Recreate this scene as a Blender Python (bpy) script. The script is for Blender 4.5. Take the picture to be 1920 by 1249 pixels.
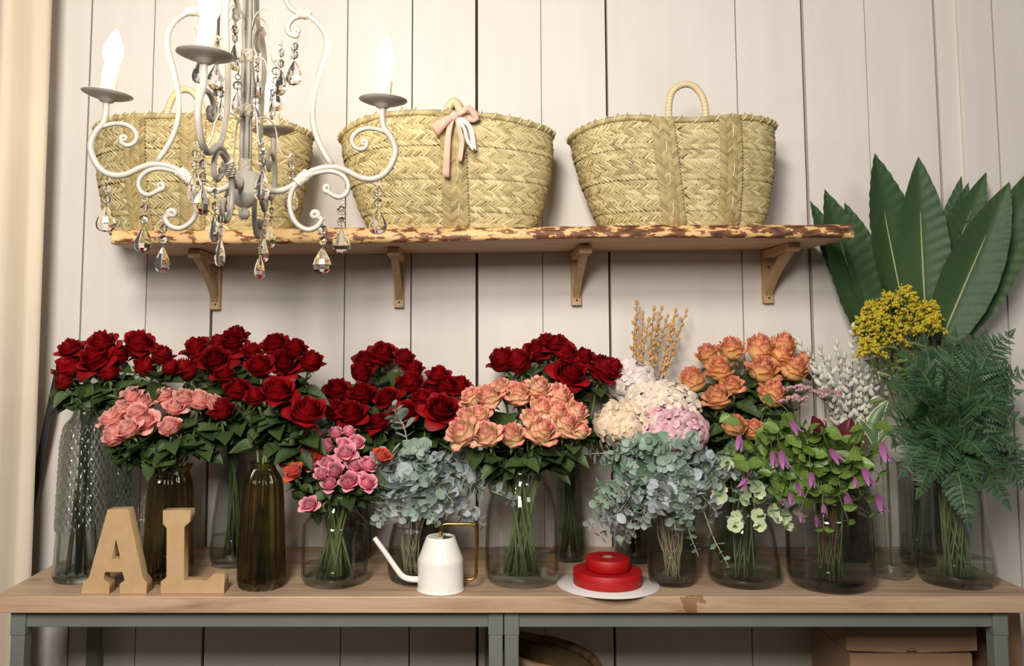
import bpy, math, random
import numpy as np
from mathutils import Vector, Matrix

for o in list(bpy.data.objects):
    bpy.data.objects.remove(o)
SC = bpy.context.scene
COL = SC.collection
PI = math.pi
# ------------------------------------------------------------ camera
F, CX, HOR, PITCH = 1660.0, 874.0, 640.0, math.radians(5.0)
CY = HOR - F * math.tan(PITCH)
CAM = Vector((0.0, -2.4, 1.291))
cd = bpy.data.cameras.new('camera')
cam = bpy.data.objects.new('camera', cd)
COL.objects.link(cam)
cam.location = CAM
cam.rotation_euler = (PI / 2 + PITCH, 0, 0)
cd.sensor_fit = 'HORIZONTAL'
cd.sensor_width = 36.0
cd.lens = F / 1920 * 36
cd.shift_x = (960 - CX) / 1920
cd.shift_y = -(624.5 - CY) / 1920
cd.clip_start = 0.05
SC.camera = cam
# ------------------------------------------------------------ light
W = bpy.data.worlds.new('world')
SC.world = W
W.use_nodes = True
W.node_tree.nodes['Background'].inputs[0].default_value = (0.98, 0.92, 0.86, 1)
W.node_tree.nodes['Background'].inputs[1].default_value = 0.10


def area(name, loc, target, sx, sy, power, col):
    l = bpy.data.lights.new(name, 'AREA')
    l.shape = 'RECTANGLE'
    l.size, l.size_y = sx, sy
    l.energy = power
    l.color = col
    o = bpy.data.objects.new(name, l)
    COL.objects.link(o)
    o.location = loc
    o.rotation_euler = (Vector(target) - Vector(loc)).to_track_quat('-Z', 'Y').to_euler()
    return o


area('ceiling_lamp', (-0.45, -2.6, 2.56), (-0.1, 0, 1.0), 0.45, 0.45, 44, (1.0, 0.95, 0.89))
area('ceiling_lamp', (1.25, -3.0, 2.6), (0.5, 0, 0.9), 0.6, 0.6, 9, (0.92, 0.95, 0.98))
area('fill_light', (-0.35, -2.75, 2.0), (-0.1, 0, 1.1), 0.5, 0.5, 42, (1.0, 0.955, 0.90))  # unseen soft fill behind the camera, added to lighten the shelf shadow
BULB_STRENGTH = 74.0
SC.view_settings.view_transform = 'Standard'
SC.view_settings.look = 'None'
SC.view_settings.exposure = 0.0
SC.view_settings.gamma = 1.0
SC.view_settings.use_curve_mapping = False
SC.cycles.transparent_max_bounces = 40
SC.cycles.max_bounces = 6
SC.cycles.diffuse_bounces = 3
SC.cycles.glossy_bounces = 3
SC.cycles.transmission_bounces = 6
SC.cycles.sample_clamp_indirect = 5.0
SC.cycles.use_adaptive_sampling = True
SC.cycles.adaptive_threshold = 0.04
SC.cycles.caustics_reflective = False
SC.cycles.caustics_refractive = False


# ------------------------------------------------------------ pixel <-> world
def ray(px, py):
    fw = Vector((0, math.cos(PITCH), math.sin(PITCH)))
    up = Vector((0, -math.sin(PITCH), math.cos(PITCH)))
    return fw + Vector((1, 0, 0)) * ((px - CX) / F) - up * ((py - CY) / F)


def P(px, py, Y):
    d = ray(px, py)
    return CAM + d * ((Y - CAM.y) / d.y)


TZ = 0.75


def T(px, py, z=TZ):
    d = ray(px, py)
    return CAM + d * ((z - CAM.z) / d.z)


def mpp(p):   # metres per pixel at a world point
    return ((p.y - CAM.y) * math.cos(PITCH) + (p.z - CAM.z) * math.sin(PITCH)) / F


R = random.Random(7)


# ------------------------------------------------------------ mesh helpers
class MB:
    def __init__(s):
        s.v, s.f, s.uv, s.n = [], [], [], 0

    def add(s, v, f, uv=None):
        s.v.append(np.asarray(v, float).reshape(-1, 3))
        n = s.n
        s.f += [tuple(i + n for i in q) for q in f]
        s.n += len(s.v[-1])
        s.uv.append(np.asarray(uv, float) if uv is not None else np.zeros((len(s.v[-1]), 2)))
        return s

    def data(s, name, mat, smooth=True):
        me = bpy.data.meshes.new(name)
        v = np.concatenate(s.v)
        me.from_pydata(v.tolist(), [], s.f)
        if any(u.any() for u in s.uv):
            uv = np.concatenate(s.uv)
            lay = me.uv_layers.new(name='UVMap')
            idx = np.zeros(len(me.loops), np.int32)
            me.loops.foreach_get('vertex_index', idx)
            lay.data.foreach_set('uv', uv[idx].ravel())
        for m in (mat if isinstance(mat, (list, tuple)) else [mat]):
            me.materials.append(m)
        if smooth:
            me.polygons.foreach_set('use_smooth', [True] * len(me.polygons))
        return me

    def obj(s, name, mat, parent=None, smooth=True, M=None):
        return link(name, s.data(name, mat, smooth), parent, M)


def link(name, data, parent=None, M=None):
    o = bpy.data.objects.new(name, data)
    COL.objects.link(o)
    if parent is not None:
        o.parent = parent
    if M is not None:
        o.matrix_basis = M
    return o


def tag(o, label, cat, group=None):
    o['label'] = label
    o['category'] = cat
    if group:
        o['group'] = group
    return o


def thing(name, label, cat, loc=(0, 0, 0), group=None):
    o = bpy.data.objects.new(name, None)
    COL.objects.link(o)
    o.empty_display_size = 0.02
    o.location = loc
    return tag(o, label, cat, group)


def grid_faces(nu, nv, wrap=False):
    f = []
    for i in range(nu - 1):
        for j in range(nv if wrap else nv - 1):
            k = (j + 1) % nv
            f.append((i * nv + j, i * nv + k, (i + 1) * nv + k, (i + 1) * nv + j))
    return f


def box(x0, x1, y0, y1, z0, z1):
    v = [(x, y, z) for x in (x0, x1) for y in (y0, y1) for z in (z0, z1)]
    f = [(0, 1, 3, 2), (4, 6, 7, 5), (0, 4, 5, 1), (2, 3, 7, 6), (0, 2, 6, 4), (1, 5, 7, 3)]
    return v, f


def bevel_box(x0, x1, y0, y1, z0, z1, b=0.003):
    import bmesh
    bm = bmesh.new()
    v, f = box(x0, x1, y0, y1, z0, z1)
    vs = [bm.verts.new(p) for p in v]
    for q in f:
        bm.faces.new([vs[i] for i in q])
    bmesh.ops.recalc_face_normals(bm, faces=bm.faces)
    bmesh.ops.bevel(bm, geom=list(bm.edges), offset=b, segments=2, affect='EDGES', profile=0.5)
    bm.verts.ensure_lookup_table()
    r = [tuple(q.co) for q in bm.verts], [[q.index for q in fc.verts] for fc in bm.faces]
    bm.free()
    return r


def lathe(prof, seg=40, cap0=True, cap1=False, rib=0, amp=0.0, fn=None, c=(0, 0, 0)):
    v = []
    for (r, z) in prof:
        for j in range(seg):
            a = 2 * PI * j / seg
            rr = r
            if rib:
                rr = r + amp * math.cos(rib * a) * (1 if r > 0.012 else 0)
            if fn:
                rr = fn(r, z, a)
            v.append((c[0] + rr * math.cos(a), c[1] + rr * math.sin(a), c[2] + z))
    f = grid_faces(len(prof), seg, True)
    f = [tuple(reversed(q)) for q in f]
    n = len(prof)
    f = [tuple(reversed(q)) for q in f]
    if cap0:
        f.append(tuple(reversed(range(seg))))
    if cap1:
        f.append(tuple(range((n - 1) * seg, n * seg)))
    return v, f


def smooth_path(pts, n):
    pts = [Vector(p) for p in pts]
    pts = [pts[0] * 2 - pts[1]] + pts + [pts[-1] * 2 - pts[-2]]
    out = []
    m = len(pts) - 3
    for k in range(n):
        t = k / (n - 1) * m
        i = min(int(t), m - 1)
        u = t - i
        a, b, c, d = pts[i:i + 4]
        out.append(0.5 * ((2 * b) + (c - a) * u + (2 * a - 5 * b + 4 * c - d) * u * u + (3 * b - a - 3 * c + d) * u ** 3))
    return out


def tube(path, rad, seg=8, cap=True, flat=1.0):
    path = [Vector(p) for p in path]
    n = len(path)
    if not isinstance(rad, (list, tuple)):
        rad = [rad] * n
    v = []
    nrm = None
    for i in range(n):
        t = (path[min(i + 1, n - 1)] - path[max(i - 1, 0)])
        t = t.normalized() if t.length > 1e-9 else Vector((0, 0, 1))
        if nrm is None:
            nrm = t.cross(Vector((0, 1, 0.01))).normalized()
        nrm = (nrm - t * nrm.dot(t)).normalized()
        b = t.cross(nrm)
        for j in range(seg):
            a = 2 * PI * j / seg
            v.append(path[i] + nrm * (rad[i] * math.cos(a)) + b * (rad[i] * flat * math.sin(a)))
    f = grid_faces(n, seg, True)
    if cap:
        f.append(tuple(reversed(range(seg))))
        f.append(tuple(range((n - 1) * seg, n * seg)))
    return [tuple(p) for p in v], f


def ball(c, r, nu=6, nv=8, sz=1.0):
    v = []
    for i in range(nu + 1):
        th = PI * i / nu
        for j in range(nv):
            a = 2 * PI * j / nv
            v.append((c[0] + r * math.sin(th) * math.cos(a), c[1] + r * math.sin(th) * math.sin(a), c[2] + r * sz * math.cos(th)))
    return v, [tuple(reversed(q)) for q in grid_faces(nu + 1, nv, True)]


def frame(p, d, n, s=1.0):
    """matrix with local +Y along d and +Z near n, at p, scaled s"""
    d = Vector(d).normalized()
    n = Vector(n)
    n = n - d * n.dot(d)
    if n.length < 1e-4:
        n = d.orthogonal()
    n.normalize()
    x = d.cross(n)
    sx = s if isinstance(s, (tuple, list)) else (s, s, s)
    M = Matrix.Identity(4)
    for i in range(3):
        M[i][0], M[i][1], M[i][2], M[i][3] = x[i] * sx[0], d[i] * sx[1], n[i] * sx[2], p[i]
    return M


# ------------------------------------------------------------ materials
def new_mat(name):
    m = bpy.data.materials.new(name)
    m.use_nodes = True
    return m, m.node_tree, m.node_tree.nodes, m.node_tree.links, m.node_tree.nodes['Principled BSDF']


def sr(*c):
    return tuple(((x / 255) / 12.92 if x / 255 <= 0.04045 else ((x / 255 + 0.055) / 1.055) ** 2.4) for x in c) + (1.0,)


def pm(name, c1, c2=None, scale=8.0, rough=0.5, metal=0.0, bump=0.0, bscale=40.0, stretch=(1, 1, 1), sheen=0.0, rnd=0.0, trans=0.0, spec=0.5, detail=4.0):
    m, nt, N, L, b = new_mat(name)
    b.inputs['Roughness'].default_value = rough
    b.inputs['Metallic'].default_value = metal
    b.inputs['Specular IOR Level'].default_value = spec
    if sheen:
        b.inputs['Sheen Weight'].default_value = sheen
    tc = N.new('ShaderNodeTexCoord')
    mp = N.new('ShaderNodeMapping')
    mp.inputs['Scale'].default_value = stretch
    L.new(tc.outputs['Object'], mp.inputs['Vector'])
    nz = N.new('ShaderNodeTexNoise')
    nz.inputs['Scale'].default_value = scale
    nz.inputs['Detail'].default_value = detail
    L.new(mp.outputs[0], nz.inputs['Vector'])
    rp = N.new('ShaderNodeValToRGB')
    rp.color_ramp.elements[0].position = 0.3
    rp.color_ramp.elements[1].position = 0.7
    rp.color_ramp.elements[0].color = c1
    rp.color_ramp.elements[1].color = c2 or c1
    L.new(nz.outputs['Fac'], rp.inputs['Fac'])
    out = rp.outputs['Color']
    if rnd:
        oi = N.new('ShaderNodeObjectInfo')
        hs = N.new('ShaderNodeHueSaturation')
        mr = N.new('ShaderNodeMapRange')
        mr.inputs['To Min'].default_value = 1 - rnd
        mr.inputs['To Max'].default_value = 1 + rnd
        L.new(oi.outputs['Random'], mr.inputs['Value'])
        L.new(mr.outputs[0], hs.inputs['Value'])
        L.new(out, hs.inputs['Color'])
        out = hs.outputs['Color']
    L.new(out, b.inputs['Base Color'])
    if bump:
        n2 = N.new('ShaderNodeTexNoise')
        n2.inputs['Scale'].default_value = bscale
        n2.inputs['Detail'].default_value = 5
        L.new(mp.outputs[0], n2.inputs['Vector'])
        bp = N.new('ShaderNodeBump')
        bp.inputs['Strength'].default_value = bump
        bp.inputs['Distance'].default_value = 0.01
        L.new(n2.outputs['Fac'], bp.inputs['Height'])
        L.new(bp.outputs[0], b.inputs['Normal'])
    if trans:
        # leaf / petal translucency
        tl = N.new('ShaderNodeBsdfTranslucent')
        L.new(out, tl.inputs['Color'])
        mx = N.new('ShaderNodeMixShader')
        mx.inputs[0].default_value = trans
        L.new(b.outputs[0], mx.inputs[1])
        L.new(tl.outputs[0], mx.inputs[2])
        L.new(mx.outputs[0], N['Material Output'].inputs['Surface'])
    return m


def petal_mat(name, stops, rough=0.6, sheen=0.25, rnd=0.1, streak=0.25, trans=0.2):
    """colour along the petal from base (v=0) to lip (v=1)"""
    m, nt, N, L, b = new_mat(name)
    b.inputs['Roughness'].default_value = rough
    b.inputs['Sheen Weight'].default_value = sheen
    b.inputs['Specular IOR Level'].default_value = 0.3
    uv = N.new('ShaderNodeUVMap')
    sp = N.new('ShaderNodeSeparateXYZ')
    L.new(uv.outputs[0], sp.inputs[0])
    tc = N.new('ShaderNodeTexCoord')
    nz = N.new('ShaderNodeTexNoise')
    nz.inputs['Scale'].default_value = 3.0
    L.new(tc.outputs['Object'], nz.inputs['Vector'])
    ma = N.new('ShaderNodeMath')
    ma.operation = 'MULTIPLY_ADD'
    L.new(nz.outputs['Fac'], ma.inputs[0])
    ma.inputs[1].default_value = streak
    L.new(sp.outputs['Y'], ma.inputs[2])
    su = N.new('ShaderNodeMath')
    su.operation = 'SUBTRACT'
    L.new(ma.outputs[0], su.inputs[0])
    su.inputs[1].default_value = streak * 0.5
    rp = N.new('ShaderNodeValToRGB')
    el = rp.color_ramp.elements
    while len(el) < len(stops):
        el.new(0.5)
    for e, (p, c) in zip(el, stops):
        e.position = p
        e.color = c
    L.new(su.outputs[0], rp.inputs['Fac'])
    oi = N.new('ShaderNodeObjectInfo')
    hs = N.new('ShaderNodeHueSaturation')
    mr = N.new('ShaderNodeMapRange')
    mr.inputs['To Min'].default_value = 1 - rnd
    mr.inputs['To Max'].default_value = 1 + rnd
    L.new(oi.outputs['Random'], mr.inputs['Value'])
    L.new(mr.outputs[0], hs.inputs['Value'])
    L.new(rp.outputs['Color'], hs.inputs['Color'])
    L.new(hs.outputs['Color'], b.inputs['Base Color'])
    tl = N.new('ShaderNodeBsdfTranslucent')
    L.new(hs.outputs['Color'], tl.inputs['Color'])
    mx = N.new('ShaderNodeMixShader')
    mx.inputs[0].default_value = trans
    L.new(b.outputs[0], mx.inputs[1])
    L.new(tl.outputs[0], mx.inputs[2])
    L.new(mx.outputs[0], N['Material Output'].inputs['Surface'])
    return m


def glass_mat(name, face, edge, rough=0.03, refl=1.0, ior=1.45, solid=0.5):
    """thin-walled glass: tinted see-through, deeper tint at grazing angles, fresnel reflection"""
    m, nt, N, L, b = new_mat(name)
    N.remove(b)
    lw = N.new('ShaderNodeLayerWeight')
    lw.inputs['Blend'].default_value = 0.35
    rp = N.new('ShaderNodeValToRGB')
    rp.color_ramp.elements[0].position = 0.45
    rp.color_ramp.elements[1].position = 0.98
    rp.color_ramp.elements[0].color = face
    rp.color_ramp.elements[1].color = edge
    L.new(lw.outputs['Facing'], rp.inputs['Fac'])
    tr = N.new('ShaderNodeBsdfTransparent')
    L.new(rp.outputs['Color'], tr.inputs['Color'])
    gl = N.new('ShaderNodeBsdfGlossy')
    gl.inputs['Roughness'].default_value = rough
    l2 = N.new('ShaderNodeLayerWeight')
    l2.inputs['Blend'].default_value = 0.5
    pw = N.new('ShaderNodeMath')     # Schlick reflectance of a thin pane, same from both sides
    pw.operation = 'POWER'
    pw.inputs[1].default_value = 5.0
    L.new(l2.outputs['Facing'], pw.inputs[0])
    f0 = ((ior - 1) / (ior + 1)) ** 2
    mu = N.new('ShaderNodeMath')
    mu.operation = 'MULTIPLY_ADD'
    mu.inputs[1].default_value = (1 - f0) * 0.8
    mu.inputs[2].default_value = f0 * refl
    L.new(pw.outputs[0], mu.inputs[0])
    mx = N.new('ShaderNodeMixShader')
    L.new(mu.outputs[0], mx.inputs[0])
    L.new(tr.outputs[0], mx.inputs[1])
    L.new(gl.outputs[0], mx.inputs[2])
    if solid:
        rg = N.new('ShaderNodeBsdfGlass')
        rg.inputs['IOR'].default_value = ior
        rg.inputs['Roughness'].default_value = 0.0
        L.new(rp.outputs['Color'], rg.inputs['Color'])
        m2 = N.new('ShaderNodeMixShader')
        m2.inputs[0].default_value = solid
        L.new(mx.outputs[0], m2.inputs[1])
        L.new(rg.outputs[0], m2.inputs[2])
        mx = m2
    L.new(mx.outputs[0], N['Material Output'].inputs['Surface'])
    return m


ORD = ['leftmost', 'second', 'third', 'fourth', 'fifth', 'sixth', 'seventh', 'eighth', 'ninth', 'tenth', 'eleventh',
       'twelfth', 'thirteenth', 'fourteenth', 'fifteenth', 'sixteenth', 'seventeenth', 'eighteenth', 'nineteenth',
       'twentieth', 'twenty-first', 'twenty-second', 'twenty-third', 'twenty-fourth', 'twenty-fifth', 'twenty-sixth',
       'twenty-seventh', 'twenty-eighth', 'twenty-ninth', 'thirtieth', 'thirty-first', 'thirty-second', 'thirty-third', 'thirty-fourth']


def ordinal(k, what, where):
    if k == 0:
        return f'leftmost {what} {where}'
    return f'{ORD[k]} {what} from the left {where}'
# ------------------------------------------------------------ setting
M_wall = pm('painted_board', sr(222, 213, 203), sr(228, 220, 210), scale=3, rough=0.62, bump=0.06, bscale=60, stretch=(6, 1, 0.6))
M_gap = pm('board_gap_dark', sr(70, 55, 46), sr(50, 40, 34), rough=0.9)
M_floor = pm('floor_tile', sr(78, 70, 64), sr(66, 60, 55), scale=2, rough=0.5)


def struct(o):
    o['kind'] = 'structure'
    return o


WT, WB = 2.9, 0.0
wall = struct(MB().add(*box(-2.4, 2.4, 0.02, 0.10, WB, WT)).obj('wall_back', M_gap, smooth=False))
wall['label'] = 'white painted vertical board wall behind the shelf and flowers'
edges = [(-330, 2), (-205, 5), (-82, 2), (40, 2), (162, 3), (282, 1.5), (403, 5), (649, 1.5), (772, 2), (894, 5), (1016, 1.0), (1140, 4.5),
         (1386, 2), (1513, 6), (1632, 1.5), (1764, 5), (1806, 0.5), (1870, 3), (1990, 2), (2110, 4), (2235, 2), (2360, 3), (2480, 1)]
mb_cache = None
for (a, ga), (b_, gb) in zip(edges[:-1], edges[1:]):
    xa, xb = P(a, 300, 0), P(b_, 300, 0)
    k = mpp(xa)
    proud = -0.012 if a >= 1806 else 0.0
    v, f = bevel_box(xa.x + ga * k * 0.5, xb.x - gb * k * 0.5, proud, 0.022, WB, WT, 0.0009)
    MB().add(v, f).obj('board', M_wall, wall, smooth=False)
fl = struct(MB().add(*box(-2.4, 2.4, -3.2, 0.0, -0.05, 0.0)).obj('floor', M_floor, smooth=False))
fl['label'] = 'grey shop floor under the work table'

# ---------------------------------------------------------- table
def wood_mat(name, c1, c2, c3, sx, rough=0.5, stain=None, seed=0.0):
    m, nt, N, L, b = new_mat(name)
    b.inputs['Roughness'].default_value = rough
    tc = N.new('ShaderNodeTexCoord')
    mp = N.new('ShaderNodeMapping')
    mp.inputs['Scale'].default_value = sx
    mp.inputs['Location'].default_value = (seed, seed, seed)
    L.new(tc.outputs['Object'], mp.inputs['Vector'])
    n1 = N.new('ShaderNodeTexNoise')
    n1.inputs['Scale'].default_value = 3.0
    n1.inputs['Detail'].default_value = 8
    n1.inputs['Roughness'].default_value = 0.65
    n1.inputs['Distortion'].default_value = 0.6
    L.new(mp.outputs[0], n1.inputs['Vector'])
    rp = N.new('ShaderNodeValToRGB')
    e = rp.color_ramp.elements
    e.new(0.5)
    for q, (p_, c_) in zip(e, ((0.3, c1), (0.52, c2), (0.72, c3))):
        q.position = p_
        q.color = c_
    L.new(n1.outputs['Fac'], rp.inputs['Fac'])
    out = rp.outputs['Color']
    if stain:
        ds = N.new('ShaderNodeVectorMath')
        ds.operation = 'DISTANCE'
        L.new(tc.outputs['Object'], ds.inputs[0])
        ds.inputs[1].default_value = stain
        n3 = N.new('ShaderNodeTexNoise')
        n3.inputs['Scale'].default_value = 38
        n3.inputs['Detail'].default_value = 3
        L.new(tc.outputs['Object'], n3.inputs['Vector'])
        ad = N.new('ShaderNodeMath')
        ad.operation = 'MULTIPLY_ADD'
        L.new(n3.outputs['Fac'], ad.inputs[0])
        ad.inputs[1].default_value = 0.085
        L.new(ds.outputs['Value'], ad.inputs[2])
        lt = N.new('ShaderNodeMath')
        lt.operation = 'LESS_THAN'
        L.new(ad.outputs[0], lt.inputs[0])
        lt.inputs[1].default_value = 0.062
        mx = N.new('ShaderNodeMix')
        mx.data_type = 'RGBA'
        mx.blend_type = 'MULTIPLY'
        L.new(lt.outputs[0], mx.inputs['Factor'])
        L.new(out, mx.inputs['A'])
        mx.inputs['B'].default_value = (0.62, 0.5, 0.36, 1)
        out = mx.outputs['Result']
    L.new(out, b.inputs['Base Color'])
    bp = N.new('ShaderNodeBump')
    bp.inputs['Strength'].default_value = 0.08
    bp.inputs['Distance'].default_value = 0.004
    L.new(n1.outputs['Fac'], bp.inputs['Height'])
    L.new(bp.outputs[0], b.inputs['Normal'])
    return m


TX0, TX1, TY0 = T(-12, 1119).x, T(1953, 1118).x, -0.463
stp = T(1297, 1118)
M_table = wood_mat('oak_laminate', sr(150, 118, 92), sr(188, 156, 126), sr(203, 174, 144), (0.9, 9, 9), 0.42, (stp.x, -0.463, 0.742))
top = MB().add(*bevel_box(TX0, TX1, TY0, -0.002, TZ - 0.034, TZ, 0.0015)).obj('worktop', M_table, smooth=False)
tag(top, 'long oak worktop carrying all the flower vases', 'tabletop')
M_frame = pm('sage_steel', sr(106, 109, 101), sr(114, 117, 109), rough=0.5, metal=0.0)
zt = TZ - 0.034


def trestle(name, x0, x1, label):
    t = thing(name, label, 'table frame', ((x0 + x1) / 2, -0.23, 0), 'steel frames under the worktop')
    c = Vector(t.location)

    def pb(nm, *b, bev=0.002):
        v, f = bevel_box(*b, bev)
        MB().add([(Vector(q) - c)[:] for q in v], f).obj(nm, M_frame, t, smooth=False)
    for (ya, yb) in ((-0.445, -0.415), (-0.055, -0.025)):
        pb('beam', x0 + 0.03, x1 - 0.03, ya + 0.004, yb, zt - 0.036, zt)
        for xx in (x0, x1 - 0.03):
            pb('leg', xx, xx + 0.03, ya, yb + 0.002, 0.0, zt - 0.052)
            pb('corner_plate', xx - 0.001, xx + 0.031, ya - 0.002, yb + 0.004, zt - 0.052, zt)
    for xx in (x0, x1 - 0.03):
        pb('side_rail', xx + 0.004, xx + 0.026, -0.414, -0.056, zt - 0.03, zt)


fxl = T(24, 1170, 0.70).x
xm = P(944, 1200, -0.43).x
fxr = P(1883, 1200, -0.43).x
trestle('table_frame', P(26, 1200, -0.43).x, xm - 0.002, 'sage grey steel frame under the left half of the worktop')
trestle('table_frame', xm + 0.002, fxr, 'sage grey steel frame under the right half of the worktop')

# ---------------------------------------------------------- shelf
def shelf():
    m, nt, N, L, b = new_mat('bark_flecked_edge')
    b.inputs['Roughness'].default_value = 0.55
    tc = N.new('ShaderNodeTexCoord')
    mp = N.new('ShaderNodeMapping')
    mp.inputs['Scale'].default_value = (12, 34, 34)
    mp.inputs['Rotation'].default_value = (0, 0.2, 0)
    L.new(tc.outputs['Object'], mp.inputs['Vector'])
    n1 = N.new('ShaderNodeTexNoise')
    n1.inputs['Scale'].default_value = 2.2
    n1.inputs['Detail'].default_value = 5
    n1.inputs['Roughness'].default_value = 0.62
    L.new(mp.outputs[0], n1.inputs['Vector'])
    sp = N.new('ShaderNodeSeparateXYZ')
    L.new(tc.outputs['Object'], sp.inputs[0])
    gr = N.new('ShaderNodeMath')   # more bark left on the right half
    gr.operation = 'MULTIPLY_ADD'
    L.new(sp.outputs['X'], gr.inputs[0])
    gr.inputs[1].default_value = 0.075
    L.new(n1.outputs['Fac'], gr.inputs[2])
    rp = N.new('ShaderNodeValToRGB')
    e = rp.color_ramp.elements
    e.new(0.5)
    e.new(0.5)
    for q, (p_, c_) in zip(e, ((0.0, sr(226, 190, 132)), (0.492, sr(220, 180, 122)), (0.51, sr(134, 82, 48)), (0.68, sr(72, 46, 32)))):
        q.position = p_
        q.color = c_
    L.new(gr.outputs[0], rp.inputs['Fac'])
    L.new(rp.outputs['Color'], b.inputs['Base Color'])
    bp = N.new('ShaderNodeBump')
    bp.inputs['Strength'].default_value = 0.4
    bp.inputs['Distance'].default_value = 0.006
    L.new(gr.outputs[0], bp.inputs['Height'])
    L.new(bp.outputs[0], b.inputs['Normal'])
    M_sh = wood_mat('pale_pine', sr(188, 150, 108), sr(208, 172, 130), sr(218, 186, 146), (0.8, 7, 7), 0.5, seed=3)
    Yf = -0.326
    A0, A1 = P(207, 459, Yf), P(1605, 443, Yf)
    n = 90
    mb = MB()
    v, f = [], []
    rr = random.Random(3)
    ph = [rr.uniform(0, 6) for _ in range(8)]

    def wav(x, k):
        return 0.0035 * math.sin(9 * x + ph[k]) + 0.0022 * math.sin(23 * x + ph[k + 1]) + 0.0012 * math.sin(61 * x + ph[k + 2])
    for i in range(n):
        t = i / (n - 1)
        x = A0.x + (A1.x - A0.x) * t
        zb = A0.z + (A1.z - A0.z) * t
        th = 0.036 - 0.005 * t
        dx = 0.0
        yf = Yf + wav(x, 0)
        if t > 0.985:
            yf += 0.012
        prof = [(-0.001, zb + 0.002), (yf + 0.004, zb + 0.003 * math.sin(5 * x)), (yf - 0.003, zb + 0.006),
                (yf + wav(x * 1.4, 2) * 0.6, zb + th * 0.55), (yf + 0.006 + wav(x, 4) * 0.5, zb + th - 0.004), (yf + 0.012, zb + th + wav(x, 3) * 0.3), (-0.001, zb + th)]
        v += [(x + dx, p_[0], p_[1]) for p_ in prof]
    c = Vector(((A0.x + A1.x) / 2, -0.16, A0.z))
    f = grid_faces(n, 7, True)
    f.append(tuple(range(7)))
    f.append(tuple(reversed(range((n - 1) * 7, n * 7))))
    me_ = MB().add([(Vector(q) - c)[:] for q in v], f).data('plank_shelf', [M_sh, m], smooth=False)
    for i, p in enumerate(me_.polygons):
        if i < (n - 1) * 7 and i % 7 in (1, 2, 3, 4):
            p.material_index = 1
            p.use_smooth = True
    o = link('plank_shelf', me_)
    o.location = c
    tag(o, 'live-edge wooden plank shelf with bark-flecked front edge below the baskets', 'shelf')
    return A0, A1, c


SA0, SA1, SCC = shelf()


def shelf_z(x, top=True):
    t = (x - SA0.x) / (SA1.x - SA0.x)
    z = SA0.z + (SA1.z - SA0.z) * t
    return z + (0.036 - 0.005 * t if top else 0.0)


M_brk = wood_mat('bracket_pine', sr(176, 140, 100), sr(198, 162, 120), sr(208, 174, 132), (14, 14, 2), 0.55, seed=5)
M_screw = pm('screw_steel', sr(110, 105, 98), rough=0.35, metal=1.0)
blab = ['leftmost wooden shelf bracket under the plank behind the crystal drops', 'second wooden shelf bracket from the left below the middle basket',
        'third wooden shelf bracket from the left below the gap between baskets', 'rightmost wooden shelf bracket near the big green leaves']
for k, px in enumerate((408, 749, 1079, 1436)):
    x = P(px, 520, 0).x
    z = shelf_z(x, False) - 0.0015
    t = thing('shelf_bracket', blab[k], 'bracket', (x, 0, z), 'wooden brackets holding the plank shelf')
    MB().add(*bevel_box(-0.013, 0.013, -0.019, -0.0005, -0.142, 0.0, 0.001)).obj('wall_plate', M_brk, t, smooth=False)
    MB().add(*bevel_box(-0.0155, 0.0155, -0.215, -0.019, -0.02, 0.0, 0.001)).obj('arm', M_brk, t, smooth=False)
    v, f = [], []
    # curved brace
    pts = [(-0.195, -0.02), (-0.15, -0.038), (-0.10, -0.062), (-0.055, -0.09), (-0.019, -0.122)]
    pts2 = [(-0.160, -0.02), (-0.12, -0.030), (-0.075, -0.052), (-0.04, -0.075), (-0.019, -0.095)]
    for (a, b2) in zip(pts, pts2):
        for s in (-0.009, 0.009):
            v.append((s, a[0], a[1]))
        for s in (0.009, -0.009):
            v.append((s, b2[0], b2[1]))
    f = grid_faces(5, 4, True) + [(0, 1, 2, 3), (19, 18, 17, 16)]
    MB().add(v, f).obj('brace', M_brk, t, smooth=False)
    for zz in (-0.045, -0.128):
        pv, pf = lathe([(0.0, 0.0015), (0.0028, 0.001), (0.0032, -0.001)], 8, cap0=False)
        pv = [(q[0] + 0.001, -0.0195 - q[2], q[1] + zz) for q in pv]
        MB().add(pv, pf).obj('screw', M_screw, t)

# ---------------------------------------------------------- curtain on the left
M_curt = pm('cream_curtain', sr(226, 208, 184), sr(232, 215, 192), scale=5, rough=0.85, bump=0.12, bscale=220, sheen=0.2, trans=0.1)
nu, nv = 70, 24
v = []
c0 = P(66, 300, -0.2).x
for i in range(nu):
    s = i / (nu - 1)
    for j in range(nv):
        t = j / (nv - 1)
        x = c0 - 0.62 * (1 - s) + 0.012 * math.sin(3 * t + 1)
        y = -0.20 + 0.035 * math.sin(s * 27 + 0.5 * math.sin(4 * t)) * (0.75 + 0.3 * t) + 0.012 * math.sin(s * 61) - 0.05 * (1 - s)
        if s > 0.97:
            y += (s - 0.97) * 1.2
        v.append((x, y, 0.02 + t * 2.7))
me_ = MB().add(v, grid_faces(nu, nv))
o = me_.obj('curtain', M_curt)
tag(o, 'cream fabric curtain hanging at the left edge beside the wall', 'curtain')
sm = o.modifiers.new('thickness', 'SOLIDIFY')
sm.thickness = 0.003
hk = P(78, 70, -0.02)
MB().add(*tube(smooth_path([(0, 0.02, 0.0), (0, -0.03, 0.0), (0.004, -0.055, -0.004), (0.012, -0.07, 0.004)], 8), [0.006, 0.006, 0.006, 0.006, 0.007, 0.008, 0.009, 0.006], 10)).obj('wall_hook', M_wall, None, M=Matrix.Translation(hk))
bpy.data.objects['wall_hook']['label'] = 'small white wall hook beside the curtain top'
bpy.data.objects['wall_hook']['category'] = 'hook'
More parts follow.
